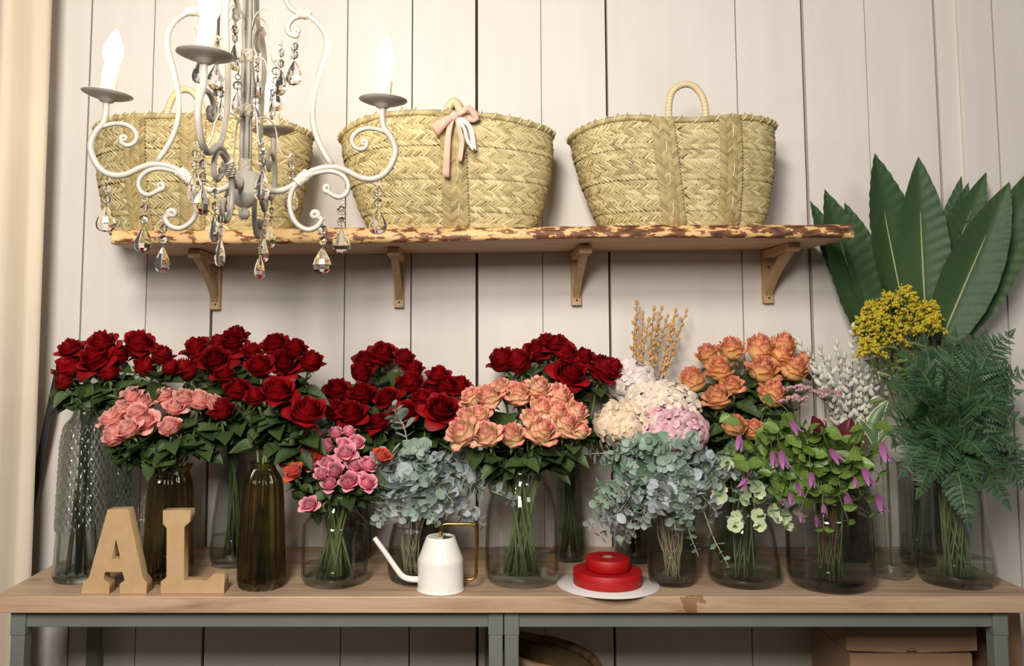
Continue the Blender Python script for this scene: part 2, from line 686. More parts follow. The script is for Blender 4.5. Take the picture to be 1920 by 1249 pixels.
# dark folded stand leaning behind the curtain
M_blk = pm('black_metal', sr(38, 36, 36), sr(48, 45, 44), rough=0.45)
a, b_ = P(106, 705, -0.06), P(78, 840, -0.06)
b_ = a + (b_ - a) * ((a.z - 0.004) / (a.z - b_.z))
t = thing('leaning_stand', 'black folded stand leaning behind the curtain left of red roses', 'stand', b_)
for d, r_ in ((0, 0.008), (0.016, 0.005), (0.026, 0.004)):
    MB().add(*tube([Vector((d, 0, 0)) , Vector((d * 0.8, 0, 0)), Vector((d * 0.3, 0, 0)) + (a - b_)], r_, 8)).obj('rod', M_blk, t)
# ---------------------------------------------------------- boxes below
M_card = pm('brown_cardboard', sr(146, 112, 82), sr(156, 122, 92), scale=4, rough=0.8)
bx0, bx1 = P(1588, 1200, -0.30).x, P(1826, 1200, -0.30).x
bz = P(1700, 1222, -0.30).z


def carton(name, label, x0, x1, y0, y1, z0, z1, lid=True):
    c = Vector(((x0 + x1) / 2, (y0 + y1) / 2, z0))
    t = thing(name, label, 'cardboard box', c)
    MB().add(*bevel_box(x0 - c.x, x1 - c.x, y0 - c.y, y1 - c.y, 0, z1 - z0, 0.002)).obj('body', M_card, t, smooth=False)
    if lid:
        h = z1 - z0
        hw = (x1 - x0) / 2 + 0.004
        yy = y0 - c.y
        # front flap with a thumb notch
        pts = [(-hw, h), (-hw, 0.004), (-0.02, -0.001)]
        for q in range(7):
            aa = PI - PI * q / 6
            pts.append((0.012 * math.cos(aa), -0.001 + 0.011 * math.sin(aa)))
        pts += [(0.02, -0.001), (hw, 0.004), (hw, h)]
        n = len(pts)
        v = [(p_[0], yy - 0.002, p_[1]) for p_ in pts] + [(p_[0], yy - 0.005, p_[1]) for p_ in pts]
        f = [tuple(range(n)), tuple(reversed(range(n, 2 * n)))] + [(i, (i + 1) % n, n + (i + 1) % n, n + i) for i in range(n)]
        MB().add(v, f).obj('front_flap', M_card, t, smooth=False)
        MB().add(*bevel_box(-hw, hw, yy - 0.005, (y1 - y0) / 2 + 0.003, h, h + 0.004, 0.001)).obj('lid', M_card, t, smooth=False)


carton('cardboard_box', 'upper brown cardboard box with thumb notch under the right table end', bx0, bx1, -0.30, -0.07, bz, zt - 0.042)
carton('cardboard_box', 'lower brown cardboard box under the notched box below the table', bx0 + 0.004, bx1 - 0.008, -0.305, -0.07, 0.0, bz - 0.003, False)
xk = P(1856, 1200, -0.25).x
carton('cardboard_box', 'tall brown carton beyond the right table leg', xk, xk + 0.075, -0.25, -0.1, 0.0, 0.70, False)
# ------------------------------------------------------------ woven baskets
def straw_mat(name, c1, c2, c3):
    m, nt, N, L, b = new_mat(name)
    b.inputs['Roughness'].default_value = 0.62
    uv = N.new('ShaderNodeUVMap')
    sp = N.new('ShaderNodeSeparateXYZ')
    L.new(uv.outputs[0], sp.inputs[0])
    rp = N.new('ShaderNodeValToRGB')
    e = rp.color_ramp.elements
    e.new(0.5)
    for q, (p_, c_) in zip(e, ((0.0, c1), (0.5, c2), (1.0, c3))):
        q.position = p_
        q.color = c_
    L.new(sp.outputs['X'], rp.inputs['Fac'])
    tc = N.new('ShaderNodeTexCoord')
    nz = N.new('ShaderNodeTexNoise')
    nz.inputs['Scale'].default_value = 320
    L.new(tc.outputs['Object'], nz.inputs['Vector'])
    mx = N.new('ShaderNodeMix')
    mx.data_type = 'RGBA'
    mx.blend_type = 'MULTIPLY'
    mx.inputs['Factor'].default_value = 0.35
    L.new(rp.outputs['Color'], mx.inputs['A'])
    L.new(nz.outputs['Color'], mx.inputs['B'])
    L.new(rp.outputs['Color'], b.inputs['Base Color'])
    bp = N.new('ShaderNodeBump')
    bp.inputs['Strength'].default_value = 0.25
    bp.inputs['Distance'].default_value = 0.002
    L.new(nz.outputs['Fac'], bp.inputs['Height'])
    L.new(bp.outputs[0], b.inputs['Normal'])
    return m


M_straw = straw_mat('straw', sr(156, 138, 92), sr(190, 172, 122), sr(213, 197, 148))
M_strap = straw_mat('strap_straw', sr(136, 117, 74), sr(166, 145, 95), sr(189, 169, 119))
M_rope = straw_mat('rope', sr(196, 176, 132), sr(212, 194, 152), sr(224, 208, 170))
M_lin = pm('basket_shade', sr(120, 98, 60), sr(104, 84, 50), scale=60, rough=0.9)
M_white_thread = pm('white_thread', sr(232, 222, 200), rough=0.8)


class Surf:
    """elliptic tapering basket wall; u angle, v 0..1 height"""

    def __init__(s, a0, b0, a1, b1, H, rimfn, lean=0.0, bulge=0.0):
        s.a0, s.b0, s.a1, s.b1, s.H, s.rimfn, s.lean, s.bulge = a0, b0, a1, b1, H, rimfn, lean, bulge

    def pt(s, u, v, off=0.0):
        w = v ** 0.82 if v > 0 else 0
        e = 0.78
        cu, su = math.cos(u), math.sin(u)
        cx_ = math.copysign(abs(cu) ** e, cu)
        sy_ = math.copysign(abs(su) ** e, su)
        bl = s.bulge * math.sin(PI * min(max(v, 0), 1))
        a = s.a0 + (s.a1 - s.a0) * w + off + bl
        b = s.b0 + (s.b1 - s.b0) * w + off + bl
        return (a * cx_ + s.lean * v, b * sy_, s.H * v + s.rimfn(u) * v * v)

    def strand(s, mb, u, v, al, ln, wd, off, th, rnd):
        e = 1e-3
        p0, pu = Vector(s.pt(u, v)), Vector(s.pt(u + e, v))
        su_ = max((pu - p0).length / e, 1e-3)
        sv_ = s.H
        ca, sa = math.cos(al), math.sin(al)
        vs, uvs = [], []
        for i in range(4):
            l = -1 + 2 * i / 3
            for j in range(3):
                w = -1 + j
                wf = wd * (1.0 if abs(l) < 0.9 else 0.55)
                dx = l * ln / 2 * ca - w * wf / 2 * sa
                dz = l * ln / 2 * sa + w * wf / 2 * ca
                o = off + th * (1 - 0.9 * w * w) * (1 - 0.75 * l * l) + th * 0.35 * l
                vs.append(s.pt(u + dx / su_, min(max(v + dz / sv_, 0.0), 1.03), o))
                uvs.append((rnd, 0.5 + 0.5 * l))
        mb.add(vs, grid_faces(4, 3), uvs)


def weave_band(S, v0, v1, rows, rr, wd=0.0082, al=0.62, off=0.0):
    mb = MB()
    rh = (v1 - v0) / rows
    for r in range(rows):
        v = v0 + (r + 0.5) * rh
        # walk around by arc length
        u = rr.uniform(0, 0.05)
        sgn = 1 if r % 2 else -1
        ln = rh * S.H / math.sin(al) * 1.22
        while u < 2 * PI:
            p0, p1 = Vector(S.pt(u, v)), Vector(S.pt(u + 1e-3, v))
            su_ = max((p1 - p0).length / 1e-3, 0.02)
            S.strand(mb, u, v + rr.uniform(-.04, .04) * rh, sgn * al + rr.uniform(-.09, .09), ln * rr.uniform(.92, 1.1), wd * rr.uniform(.85, 1.12),
                     off + rr.uniform(0, .0012), 0.0032, min(1, max(0, rr.gauss(.5, .28))))
            u += wd / math.sin(al) * 0.86 / su_
    return mb


def strap_mesh(S, u0, halfw, rr, v0=0.0, v1=1.0, taper=0.0):
    """flat plait laid over the wall from foot to rim"""
    mb = MB()
    n = int(S.H / 0.0078)
    for i in range(n):
        v = v0 + (v1 - v0) * (i + .5) / n
        p0, p1 = Vector(S.pt(u0, v)), Vector(S.pt(u0 + 1e-3, v))
        su_ = (p1 - p0).length / 1e-3
        hw = halfw * (1 - taper * v)
        for c in (-0.75, -0.25, 0.25, 0.75):
            sg = 1 if c in (-0.75, 0.25) else -1
            S.strand(mb, u0 + c * hw / su_, v + rr.uniform(-.004, .004), sg * -0.85, hw * 0.98, 0.0085, 0.0105, 0.0030, min(1, max(0, rr.gauss(.5, .25))))
    return mb


def rope_tube(path, r, n, turns, rr, amp=0.10):
    pts = smooth_path(path, n)
    rad = [r * (1 + amp * math.sin(2 * PI * turns * i / n)) for i in range(n)]
    v, f = tube(pts, rad, 10)
    uv = [(0.5 + 0.4 * math.sin(2 * PI * turns * (k // 10) / n), 0) for k in range(len(v))]
    return v, f, uv


def basket(label, pxl, pxr, base_l, base_r, py_top, py_base, Y, rimfn, seed, straps, handle, bow=False, lean=0.0, b0=0.10, b1=0.135, bulge=0.008):
    rr = random.Random(seed)
    cxp = (base_l + base_r) / 2
    base = P(cxp, py_base, Y)
    base.z = shelf_z(base.x) + 0.002
    k = mpp(P(cxp, (py_top + py_base) / 2, Y))
    H = P(cxp, py_top, Y - b1 * 0.6).z - base.z
    a1 = (pxr - pxl) / 2 * k
    a0 = (base_r - base_l) / 2 * k
    ln = ((pxr + pxl) / 2 - cxp) * k + lean
    t = thing('straw_basket', label, 'basket', base, 'woven straw baskets on the plank shelf')
    S = Surf(a0, b0, a1, b1, H, rimfn, ln, bulge)
    # inner shell
    nu_, nv_ = 16, 48
    v = [S.pt(2 * PI * j / nv_, i / (nu_ - 1), -0.002) for i in range(nu_) for j in range(nv_)]
    f = grid_faces(nu_, nv_, True) + [tuple(range(nv_))]
    MB().add(v, f).obj('lining', M_lin, t)
    nb = 7
    for b in range(nb):
        weave_band(S, b / nb + 0.004, (b + 1) / nb, 3, rr, wd=0.0066, off=0.0008 + 0.0016 * (b % 2)).obj('braid_band', M_straw, t)
    # rim roll
    n = 120
    path = [Vector(S.pt(2 * PI * j / n, 1.0, 0.003)) for j in range(n + 1)]
    rad = [0.0075 * (1 + 0.12 * math.sin(j * 2 * PI / 4)) for j in range(n + 1)]
    v, f = tube(path, rad, 8, cap=False)
    MB().add(v, f, [(0.3 + 0.3 * math.sin(1.6 * (q // 8)), 0) for q in range(len(v))]).obj('rim', M_straw, t)
    # whip stitches over the rim
    st = MB()
    for j in range(46):
        u = 2 * PI * j / 46 + rr.uniform(-.03, .03)
        p0 = Vector(S.pt(u, 0.97, 0.006))
        p1 = Vector(S.pt(u + 0.035, 1.015, 0.011))
        p2 = Vector(S.pt(u + 0.05, 1.045, 0.0))
        v, f = tube(smooth_path([p0, p1, p2], 5), 0.0019, 5)
        st.add(v, f, [(0.9, 0)] * len(v))
    so = st.obj('rim_stitching', M_rope, t)
    so['kind'] = 'stuff'
    for (u0, hw, thr) in straps:
        so = strap_mesh(S, u0, hw, rr).obj('strap', M_strap, t)
        for vv in thr:
            p = [S.pt(u0, vv - 0.06, 0.0145), S.pt(u0 + 0.01, vv, 0.0155), S.pt(u0 + 0.012, vv + 0.06, 0.0145)]
            MB().add(*tube(smooth_path(p, 5), 0.0011, 5)).obj('stitch', M_white_thread, so)
    for h in handle:
        pts = [Vector(q) for q in h['pts']]
        v, f, uv = rope_tube(pts, h.get('r', 0.0095), 90, 34, rr, 0.10)
        MB().add(v, f, uv).obj('handle', M_rope, t)
    return t, S, base, k


def arch(base, Y, k, px, py):
    return [tuple(P(a, b, Y) - base) for a, b in zip(px, py)]


rim1 = lambda u: -0.012 * math.cos(u) ** 2 - 0.010 * max(0, math.cos(u)) ** 2 + 0.003 * math.sin(5 * u)
YB = -0.165
base = P(380, 428, YB)
base.z = shelf_z(base.x) + 0.002
hand1 = [dict(pts=arch(base, YB - 0.10, 1, (312, 311, 315, 326, 343, 360, 374, 381, 382), (262, 235, 205, 180, 168, 172, 190, 215, 262)), r=0.0085)]
basket('pale straw basket on the left shelf end behind the chandelier', 184, 579, 215, 545, 226, 428, YB, rim1, 11,
       [(-PI / 2 - 0.42, 0.026, ()), (-PI / 2 + 0.02, 0.026, ())], hand1, b0=0.095, b1=0.125)
base = P(850, 424, YB)
base.z = shelf_z(base.x) + 0.002
rim2 = lambda u: -0.030 * max(0, -math.cos(u)) ** 3 - 0.026 * max(0, math.cos(u)) ** 2 + 0.004 * math.sin(3 * u + 1)
hand2 = [dict(pts=arch(base, YB - 0.075, 1, (828, 838, 849, 858, 866, 872), (238, 210, 192, 195, 215, 240)), r=0.0105),
         dict(pts=arch(base, YB - 0.045, 1, (832, 842, 853, 862, 870, 876), (242, 212, 196, 200, 222, 244)), r=0.0105)]
t2, S2, base2, k2 = basket('straw basket in the middle of the shelf with the pink bow on its handle', 642, 1033, 700, 998, 225, 424, YB, rim2, 12,
       [(-PI / 2 + 0.03, 0.026, (0.45, 0.15))], hand2, b0=0.10, b1=0.14, bulge=0.012)
base = P(1280, 418, YB)
base.z = shelf_z(base.x) + 0.002
rim3 = lambda u: -0.028 * max(0, -math.cos(u)) ** 3 - 0.004 * max(0, math.cos(u)) ** 2 - 0.012 * math.exp(-((u % (2 * PI) - 1.5 * PI) / 0.3) ** 2)
hand3 = [dict(pts=arch(base, YB - 0.115, 1, (1259, 1258, 1259, 1266, 1280, 1295, 1310, 1322, 1327, 1328), (240, 215, 190, 170, 160, 158, 166, 184, 208, 238)), r=0.0085)]
basket('straw basket at the right shelf end with one upright rope handle', 1074, 1447, 1132, 1420, 227, 416, YB, rim3, 13,
       [(-PI / 2 - 0.13, 0.024, (0.72, 0.42, 0.15)), (-PI / 2 + 0.34, 0.024, (0.85, 0.5, 0.2))], hand3, b0=0.10, b1=0.135)

# ---- bow on the middle basket
M_bow = pm('pink_velvet', sr(222, 172, 150), sr(232, 186, 166), scale=20, rough=0.85, sheen=0.5)
M_bow2 = pm('cream_ribbon', sr(238, 226, 208), sr(244, 234, 220), scale=20, rough=0.7)
Yw = YB - 0.165


def strip(pxs, w, mat, name, parent, org, dy=0.0, tw=0.0, fold=0.0):
    pts = smooth_path([P(a, b, Yw + dy + c) - org for (a, b, c) in pxs], 14)
    v = []
    for i, p in enumerate(pts):
        tg = (pts[min(i + 1, 13)] - pts[max(i - 1, 0)]).normalized()
        side = tg.cross(Vector((math.sin(tw), 1, 0))).normalized()
        ww = w[0] + (w[1] - w[0]) * i / 13
        for s in (-1, -0.3, 0.3, 1):
            v.append(p + side * (ww * s) + Vector((0, -fold * (1 - abs(s)), 0)))
    mb = MB().add([q[:] for q in v], grid_faces(14, 4))
    o = mb.obj(name, mat, parent)
    md = o.modifiers.new('cloth', 'SOLIDIFY')
    md.thickness = 0.0008
    return o


bo = P(852, 219, Yw)
bw = thing('ribbon_bow', 'dusty pink velvet bow tied on the middle basket handle', 'bow', bo)
strip([(851, 219, 0), (838, 225, -0.012), (826, 234, -0.012), (814, 244, 0.0)], (0.006, 0.017), M_bow, 'loop', bw, bo, fold=0.006)
strip([(853, 217, 0), (866, 210, -0.014), (880, 203, -0.010), (893, 221, 0.0), (880, 222, 0.006), (866, 216, 0.004)], (0.006, 0.010), M_bow, 'loop', bw, bo, fold=0.004)
strip([(848, 221, 0), (841, 250, -0.004), (838, 290, -0.004), (836, 332, 0.004)], (0.006, 0.008), M_bow, 'tail', bw, bo, -0.006)
strip([(856, 221, 0), (862, 245, -0.006), (866, 268, -0.006), (861, 302, 0.0)], (0.005, 0.007), M_bow, 'tail', bw, bo, -0.008, 0.5)
strip([(860, 220, 0), (876, 232, -0.004), (884, 248, -0.002), (889, 282, 0.002)], (0.005, 0.006), M_bow2, 'cream_tail', bw, bo, -0.002, 0.3)
strip([(858, 221, 0), (870, 240, -0.006), (876, 262, -0.006), (888, 281, 0.0)], (0.004, 0.004), M_bow2, 'cream_tail', bw, bo, -0.010, -0.3)
v, f = ball((0, -0.008, 0), 0.011, 6, 10, 1.0)
MB().add(v, f).obj('knot', M_bow, bw)

# ---- wicker basket under the table
M_wick = straw_mat('dark_wicker', sr(110, 84, 58), sr(140, 110, 78), sr(166, 134, 98))
wl = P(1030, 1250, -0.28)
wr = 0.085
t = thing('wicker_basket', 'dark wicker basket under the table between frame legs', 'basket', (wl.x, -0.24, 0))
zr = P(1030, 1222, -0.28).z
S = Surf(0.10, 0.09, 0.115, 0.10, zr - 0.03, lambda u: -0.028 * math.cos(u) + 0.01, 0, 0.004)
rr = random.Random(4)
v = [S.pt(2 * PI * j / 40, i / 11, -0.002) for i in range(12) for j in range(40)]
MB().add(v, grid_faces(12, 40, True) + [tuple(range(40))]).obj('lining', M_lin, t)
for b in range(6):
    weave_band(S, b / 6, (b + 1) / 6, 5, rr, wd=0.011, off=0.001).obj('braid_band', M_wick, t)
n = 60
v, f = tube([Vector(S.pt(2 * PI * j / n, 1.0, 0.003)) for j in range(n + 1)], 0.011, 8, cap=False)
MB().add(v, f, [(0.3 + 0.3 * math.sin(1.6 * (q // 8)), 0) for q in range(len(v))]).obj('rim', M_wick, t)
# ------------------------------------------------------------ chandelier
M_iron = pm('cream_painted_iron', sr(176, 168, 154), sr(186, 178, 164), scale=30, rough=0.42)
M_twine = pm('twine_wrap', sr(200, 190, 170), sr(216, 206, 188), scale=120, rough=0.8)
M_sleeve = pm('candle_sleeve', sr(240, 226, 196), rough=0.4)
m, nt, N, L, b = new_mat('lit_bulb')
b.inputs['Emission Color'].default_value = (1.0, 0.86, 0.68, 1)
b.inputs['Emission Strength'].default_value = BULB_STRENGTH
M_bulb = m
m, nt, N, L, b = new_mat('crystal')
b.inputs['Transmission Weight'].default_value = 1.0
b.inputs['Roughness'].default_value = 0.0
b.inputs['IOR'].default_value = 1.42
b.inputs['Base Color'].default_value = (1, 1, 1, 1)
M_crys = m
M_wire = pm('thin_wire', sr(190, 180, 164), rough=0.4, metal=0.6)

CHY = -0.8
CH = P(459, 350, CHY)
K = mpp(CH)
ch = thing('chandelier', 'cream iron candle chandelier with glass drops hanging at upper left', 'chandelier', CH)


def Z(y):
    return (350 - y) * K


def loc(az, r, y):
    return Vector((math.cos(az) * r * K, math.sin(az) * r * K, Z(y)))


def apath(az, pts, n):
    return smooth_path([loc(az, r, y) for r, y in pts], n)


def spiral(cx_, cy_, r0, r1, a0, a1, n=9):
    return [(cx_ + (r0 + (r1 - r0) * i / n) * math.cos(a0 + (a1 - a0) * i / n), cy_ + (r0 + (r1 - r0) * i / n) * math.sin(a0 + (a1 - a0) * i / n)) for i in range(n + 1)]


def drop_mesh(h, w):
    prof = [(0.0, 0.0), (0.14, -0.04), (0.42, -0.20), (0.80, -0.44), (1.0, -0.66), (0.93, -0.84), (0.58, -0.96), (0.0, -1.0)]
    v, f = lathe([(max(r, 0.001) * w / 2, z * h) for r, z in prof], 10, cap0=False)
    v = [(q[0], q[1] * 0.5, q[2]) for q in v]
    return MB().add(v, f).data('crystal_drop', M_crys, smooth=False)


def bead_mesh(r):
    v, f = lathe([(0.001, 0.55 * r), (0.6 * r, 0.5 * r), (r, 0.0), (0.6 * r, -0.5 * r), (0.001, -0.55 * r)], 8, cap0=False)
    v = [(q[0], q[2] * 1.0, q[1]) for q in v]
    return MB().add(v, f).data('crystal_bead', M_crys, smooth=False)


DR = {s: drop_mesh(s[0] * K, s[1] * K) for s in ((49, 35), (42, 24), (58, 38))}
BD = bead_mesh(9.0 * K)


def pendant(p, nb=2, size=(49, 35), gap=20, rot=0.0):
    w = MB()
    v, f = tube([p + Vector((5 * K * math.cos(a) * math.cos(rot), 5 * K * math.cos(a) * math.sin(rot), -5 * K + 5 * K * math.sin(a))) for a in [2 * PI * i / 12 for i in range(13)]], 0.0011, 5)
    w.add(v, f)
    zz = -10 * K
    pos = []
    for i in range(nb):
        pos.append(zz - (gap * 0.6) * K)
        zz -= gap * K
    end = zz - 6 * K
    w.add(*tube([p + Vector((0, 0, -9 * K)), p + Vector((0, 0, end))], 0.0006, 4))
    o = w.obj('crystal_pendant', M_wire, ch)
    for z_ in pos:
        link('bead', BD, o, Matrix.Translation(p + Vector((0, 0, z_))) @ Matrix.Rotation(rot + R.uniform(-.5, .5), 4, 'Z'))
    link('drop', DR[size], o, Matrix.Translation(p + Vector((0, 0, end + 2 * K))) @ Matrix.Rotation(rot + R.uniform(-.6, .6), 4, 'Z'))


# hub
prof = [(7, 411), (10.5, 404), (10, 396), (4, 391), (9, 389), (17, 384), (26, 368), (27, 362), (26, 360), (27, 328), (25, 324), (9, 322)]
v, f = lathe([(r * K, Z(y)) for r, y in prof], 32, True, True)
MB().add(v, f).obj('hub', M_iron, ch)
# column of four rods, up to the ceiling rod
cm = MB()
for k in range(4):
    a = k * PI / 2 + 0.5
    cm.add(*tube([loc(a, 7, 324), loc(a, 8, 260), loc(a, 6, 205), loc(a, 9, 150), loc(a, 6, 100), loc(a, 9, 40), loc(a, 6, -30), loc(a, 6, -90)], 4.2 * K, 8))
cm.add(*tube([loc(0, 0, 324), loc(0, 0, -90)], 5 * K, 8))
cm.obj('column', M_iron, ch)
ztop = 2.895 - CH.z
rd = MB().add(*tube([Vector((0, 0, Z(-85))), Vector((0, 0, ztop - 0.02))], 4 * K, 10)).obj('hanging_rod', M_iron, ch)
v, f = lathe([(0.01, ztop - 0.04), (0.04, ztop - 0.03), (0.055, ztop - 0.005), (0.055, ztop)], 24, True, True)
MB().add(v, f).obj('ceiling_rose', M_iron, ch)


def wrap(path_c, dirv, ln, r, name='twine_wrap', parent=None):
    n = 40
    d = Vector(dirv).normalized()
    q = d.orthogonal().normalized()
    s = d.cross(q)
    turns = 7
    pts = [Vector(path_c) + d * (ln * (i / n - 0.5)) + (q * math.cos(2 * PI * turns * i / n) + s * math.sin(2 * PI * turns * i / n)) * r for i in range(n + 1)]
    mb = MB().add(*tube(pts, 0.0018, 5))
    mb.add(*tube([Vector(path_c) - d * ln / 2, Vector(path_c) + d * ln / 2], r * 0.97, 10))
    return mb.obj(name, M_twine, parent or ch)


for y in (100, 206, 311):
    wrap((0, 0, Z(y)), (0, 0, 1), 24 * K, 12 * K)

arm_pts = [(22, 340), (38, 354), (62, 358), (88, 348), (116, 325), (140, 314), (168, 311), (192, 319), (216, 331), (240, 333), (262, 322), (277, 298), (281, 275), (272, 252), (260, 236), (256, 215), (256, 198)]
s_up = [(262, 243), (245, 237), (225, 236), (207, 244), (199, 258), (203, 271), (215, 277), (226, 272)] + spiral(222, 264, 6, 2.2, 1.0, -6.5, 12)
s_mid = [(112, 330), (135, 322), (160, 319), (182, 327), (193, 344), (189, 362), (175, 369), (160, 362)] + spiral(154, 352, 7.5, 2.2, 1.2, 8.2, 12)
s_low = [(106, 336), (90, 352), (84, 375), (87, 400), (98, 420), (118, 431), (137, 424), (144, 410)] + spiral(131, 403, 8, 2.2, 0.6, -7.0, 12)
frame_pts = [(163, 308), (146, 283), (131, 250), (124, 215), (126, 175), (136, 130), (147, 90), (148, 62), (137, 38), (118, 22), (100, 18), (82, 26), (74, 40), (78, 54), (90, 58)] + spiral(92, 49, 7, 2.2, 1.5, 8.0, 10)
up_pts = [(118, 8), (100, 14), (82, 6), (70, -12), (66, -40), (48, -66), (20, -80), (4, -84)]
v, f = lathe([(r * K, z * K) for r, z in [(5, 0), (12, 3), (16, 7), (20, 9), (34, 12), (46, 17), (46.5, 18), (45, 18.6), (33, 14), (16, 10.5), (0.1, 10)]], 32, True, False)
ME_dish = MB().add(v, f).data('drip_tray', M_iron)
v, f = lathe([(r * K, z * K) for r, z in [(11, 0), (12, 3), (14.5, 4), (15, 40), (15, 44), (14, 45), (14, 59), (13, 60), (9, 60)]], 24, True, True, fn=lambda r, z, a: r + (1.2 * K * math.sin(3 * a + z * 60) if 4.5 * K < z < 44.5 * K and r > 12 * K else 0))
ME_slv = MB().add(v, f).data('candle_sleeve', M_sleeve)
v, f = lathe([(r * K, z * K) for r, z in [(8, 0), (10, 4), (15, 14), (18, 26), (17, 40), (12, 54), (6, 66), (2, 74), (0.2, 77)]], 16, True, False)
ME_bulb = MB().add(v, f).data('bulb', M_bulb)
for k, az in enumerate((math.radians(186), math.radians(269), math.radians(3), math.radians(91))):
    ar = MB().add(*tube(apath(az, arm_pts, 60), 6.0 * K, 10)).obj('arm', M_iron, ch)
    for nm, pp, rad in (('scroll', s_up, 4.6), ('scroll', s_mid, 4.8), ('scroll', s_low, 5.2)):
        pts = apath(az, pp, 50)
        rd_ = [rad * K * (1 - 0.55 * max(0, (i - 30) / 20)) for i in range(50)]
        MB().add(*tube(pts, rd_, 8)).obj(nm, M_iron, ar)
    d = loc(az, 118, 323) - loc(az, 98, 341)
    wrap(loc(az, 108, 333), d, 30 * K, 11 * K, parent=ar)
    tp = loc(az, 256, 198)
    tilt = Matrix.Rotation({0: 0.10, 1: 0.06, 2: 0.05, 3: -0.05}[k], 4, 'Y')
    M0 = Matrix.Translation(tp) @ tilt
    link('drip_tray', ME_dish, ar, M0)
    link('candle_sleeve', ME_slv, ar, M0 @ Matrix.Translation((0, 0, 10.5 * K)))
    link('bulb', ME_bulb, ar, M0 @ Matrix.Translation((0, 0, 68 * K)))
    MB().add(*tube(apath(az, frame_pts, 60), [5.6 * K * (1 - 0.45 * max(0, (i - 36) / 24)) for i in range(60)], 8)).obj('frame_rod', M_iron, ch)
    MB().add(*tube(apath(az, up_pts, 30), 5.0 * K, 8)).obj('frame_rod', M_iron, ch)
    wrap(loc(az, 106, 15), loc(az, 118, 17) - loc(az, 94, 15), 22 * K, 9 * K)
    pendant(loc(az, 249, 336), 2, (49, 35), 20, az)
    pendant(loc(az, 181, 371), 2, (49, 35), 21, az)
    pendant(loc(az, 146, 408), 2, (49, 35), 21, az)
    pendant(loc(az, 88, 60), 2, (49, 35), 16, az)
for k in range(4):
    az = math.radians(33 + 90 * k)
    w = MB().add(*tube(apath(az, [(8, 250), (10, 232), (24, 216), (44, 214), (58, 232), (64, 262), (74, 283), (86, 285), (92, 276)], 26), 1.7 * K, 6))
    w.obj('hook_wire', M_iron, ch)
    pendant(loc(az, 92, 277), 2, (58, 38), 20, az)
    w = MB().add(*tube(apath(az + 0.5, [(8, 48), (14, 26), (32, 14), (50, 20), (58, 44), (62, 72), (72, 88), (82, 86)], 24), 1.7 * K, 6))
    w.obj('hook_wire', M_iron, ch)
    pendant(loc(az + 0.5, 82, 84), 2, (49, 35), 20, az)
    w = MB().add(*tube(apath(az + 0.9, [(6, 140), (10, 112), (22, 102), (34, 110), (40, 132), (50, 150)], 20), 1.6 * K, 6))
    w.obj('hook_wire', M_iron, ch)
    pendant(loc(az + 0.9, 50, 150), 1, (42, 24), 18, az)
# ------------------------------------------------------------ vases
G_clear = glass_mat('clear_glass', (0.985, 0.99, 0.985, 1), (0.36, 0.41, 0.37, 1), refl=1.4, solid=0.0)
G_grey = glass_mat('smoked_glass', (0.90, 0.895, 0.895, 1), (0.30, 0.29, 0.29, 1), refl=1.4, solid=0.0)
G_dark = glass_mat('dark_grey_glass', (0.82, 0.83, 0.815, 1), (0.26, 0.27, 0.25, 1), refl=1.3, solid=0.05)
G_teal = glass_mat('teal_cut_glass', solid=0.75, face=(0.88, 0.94, 0.92, 1), edge=(0.55, 0.66, 0.63, 1), refl=1.3)
G_cut = glass_mat('green_tint_cut_glass', solid=0.75, face=(0.95, 0.97, 0.95, 1), edge=(0.62, 0.70, 0.65, 1), refl=1.5)
G_amber = glass_mat('olive_brown_glass', (0.80, 0.74, 0.58, 1), (0.46, 0.38, 0.22, 1), refl=1.0)
G_water = glass_mat('water', (0.88, 0.91, 0.87, 1), (0.50, 0.55, 0.49, 1), refl=1.5, ior=1.33, solid=0.0)
VASE = {}


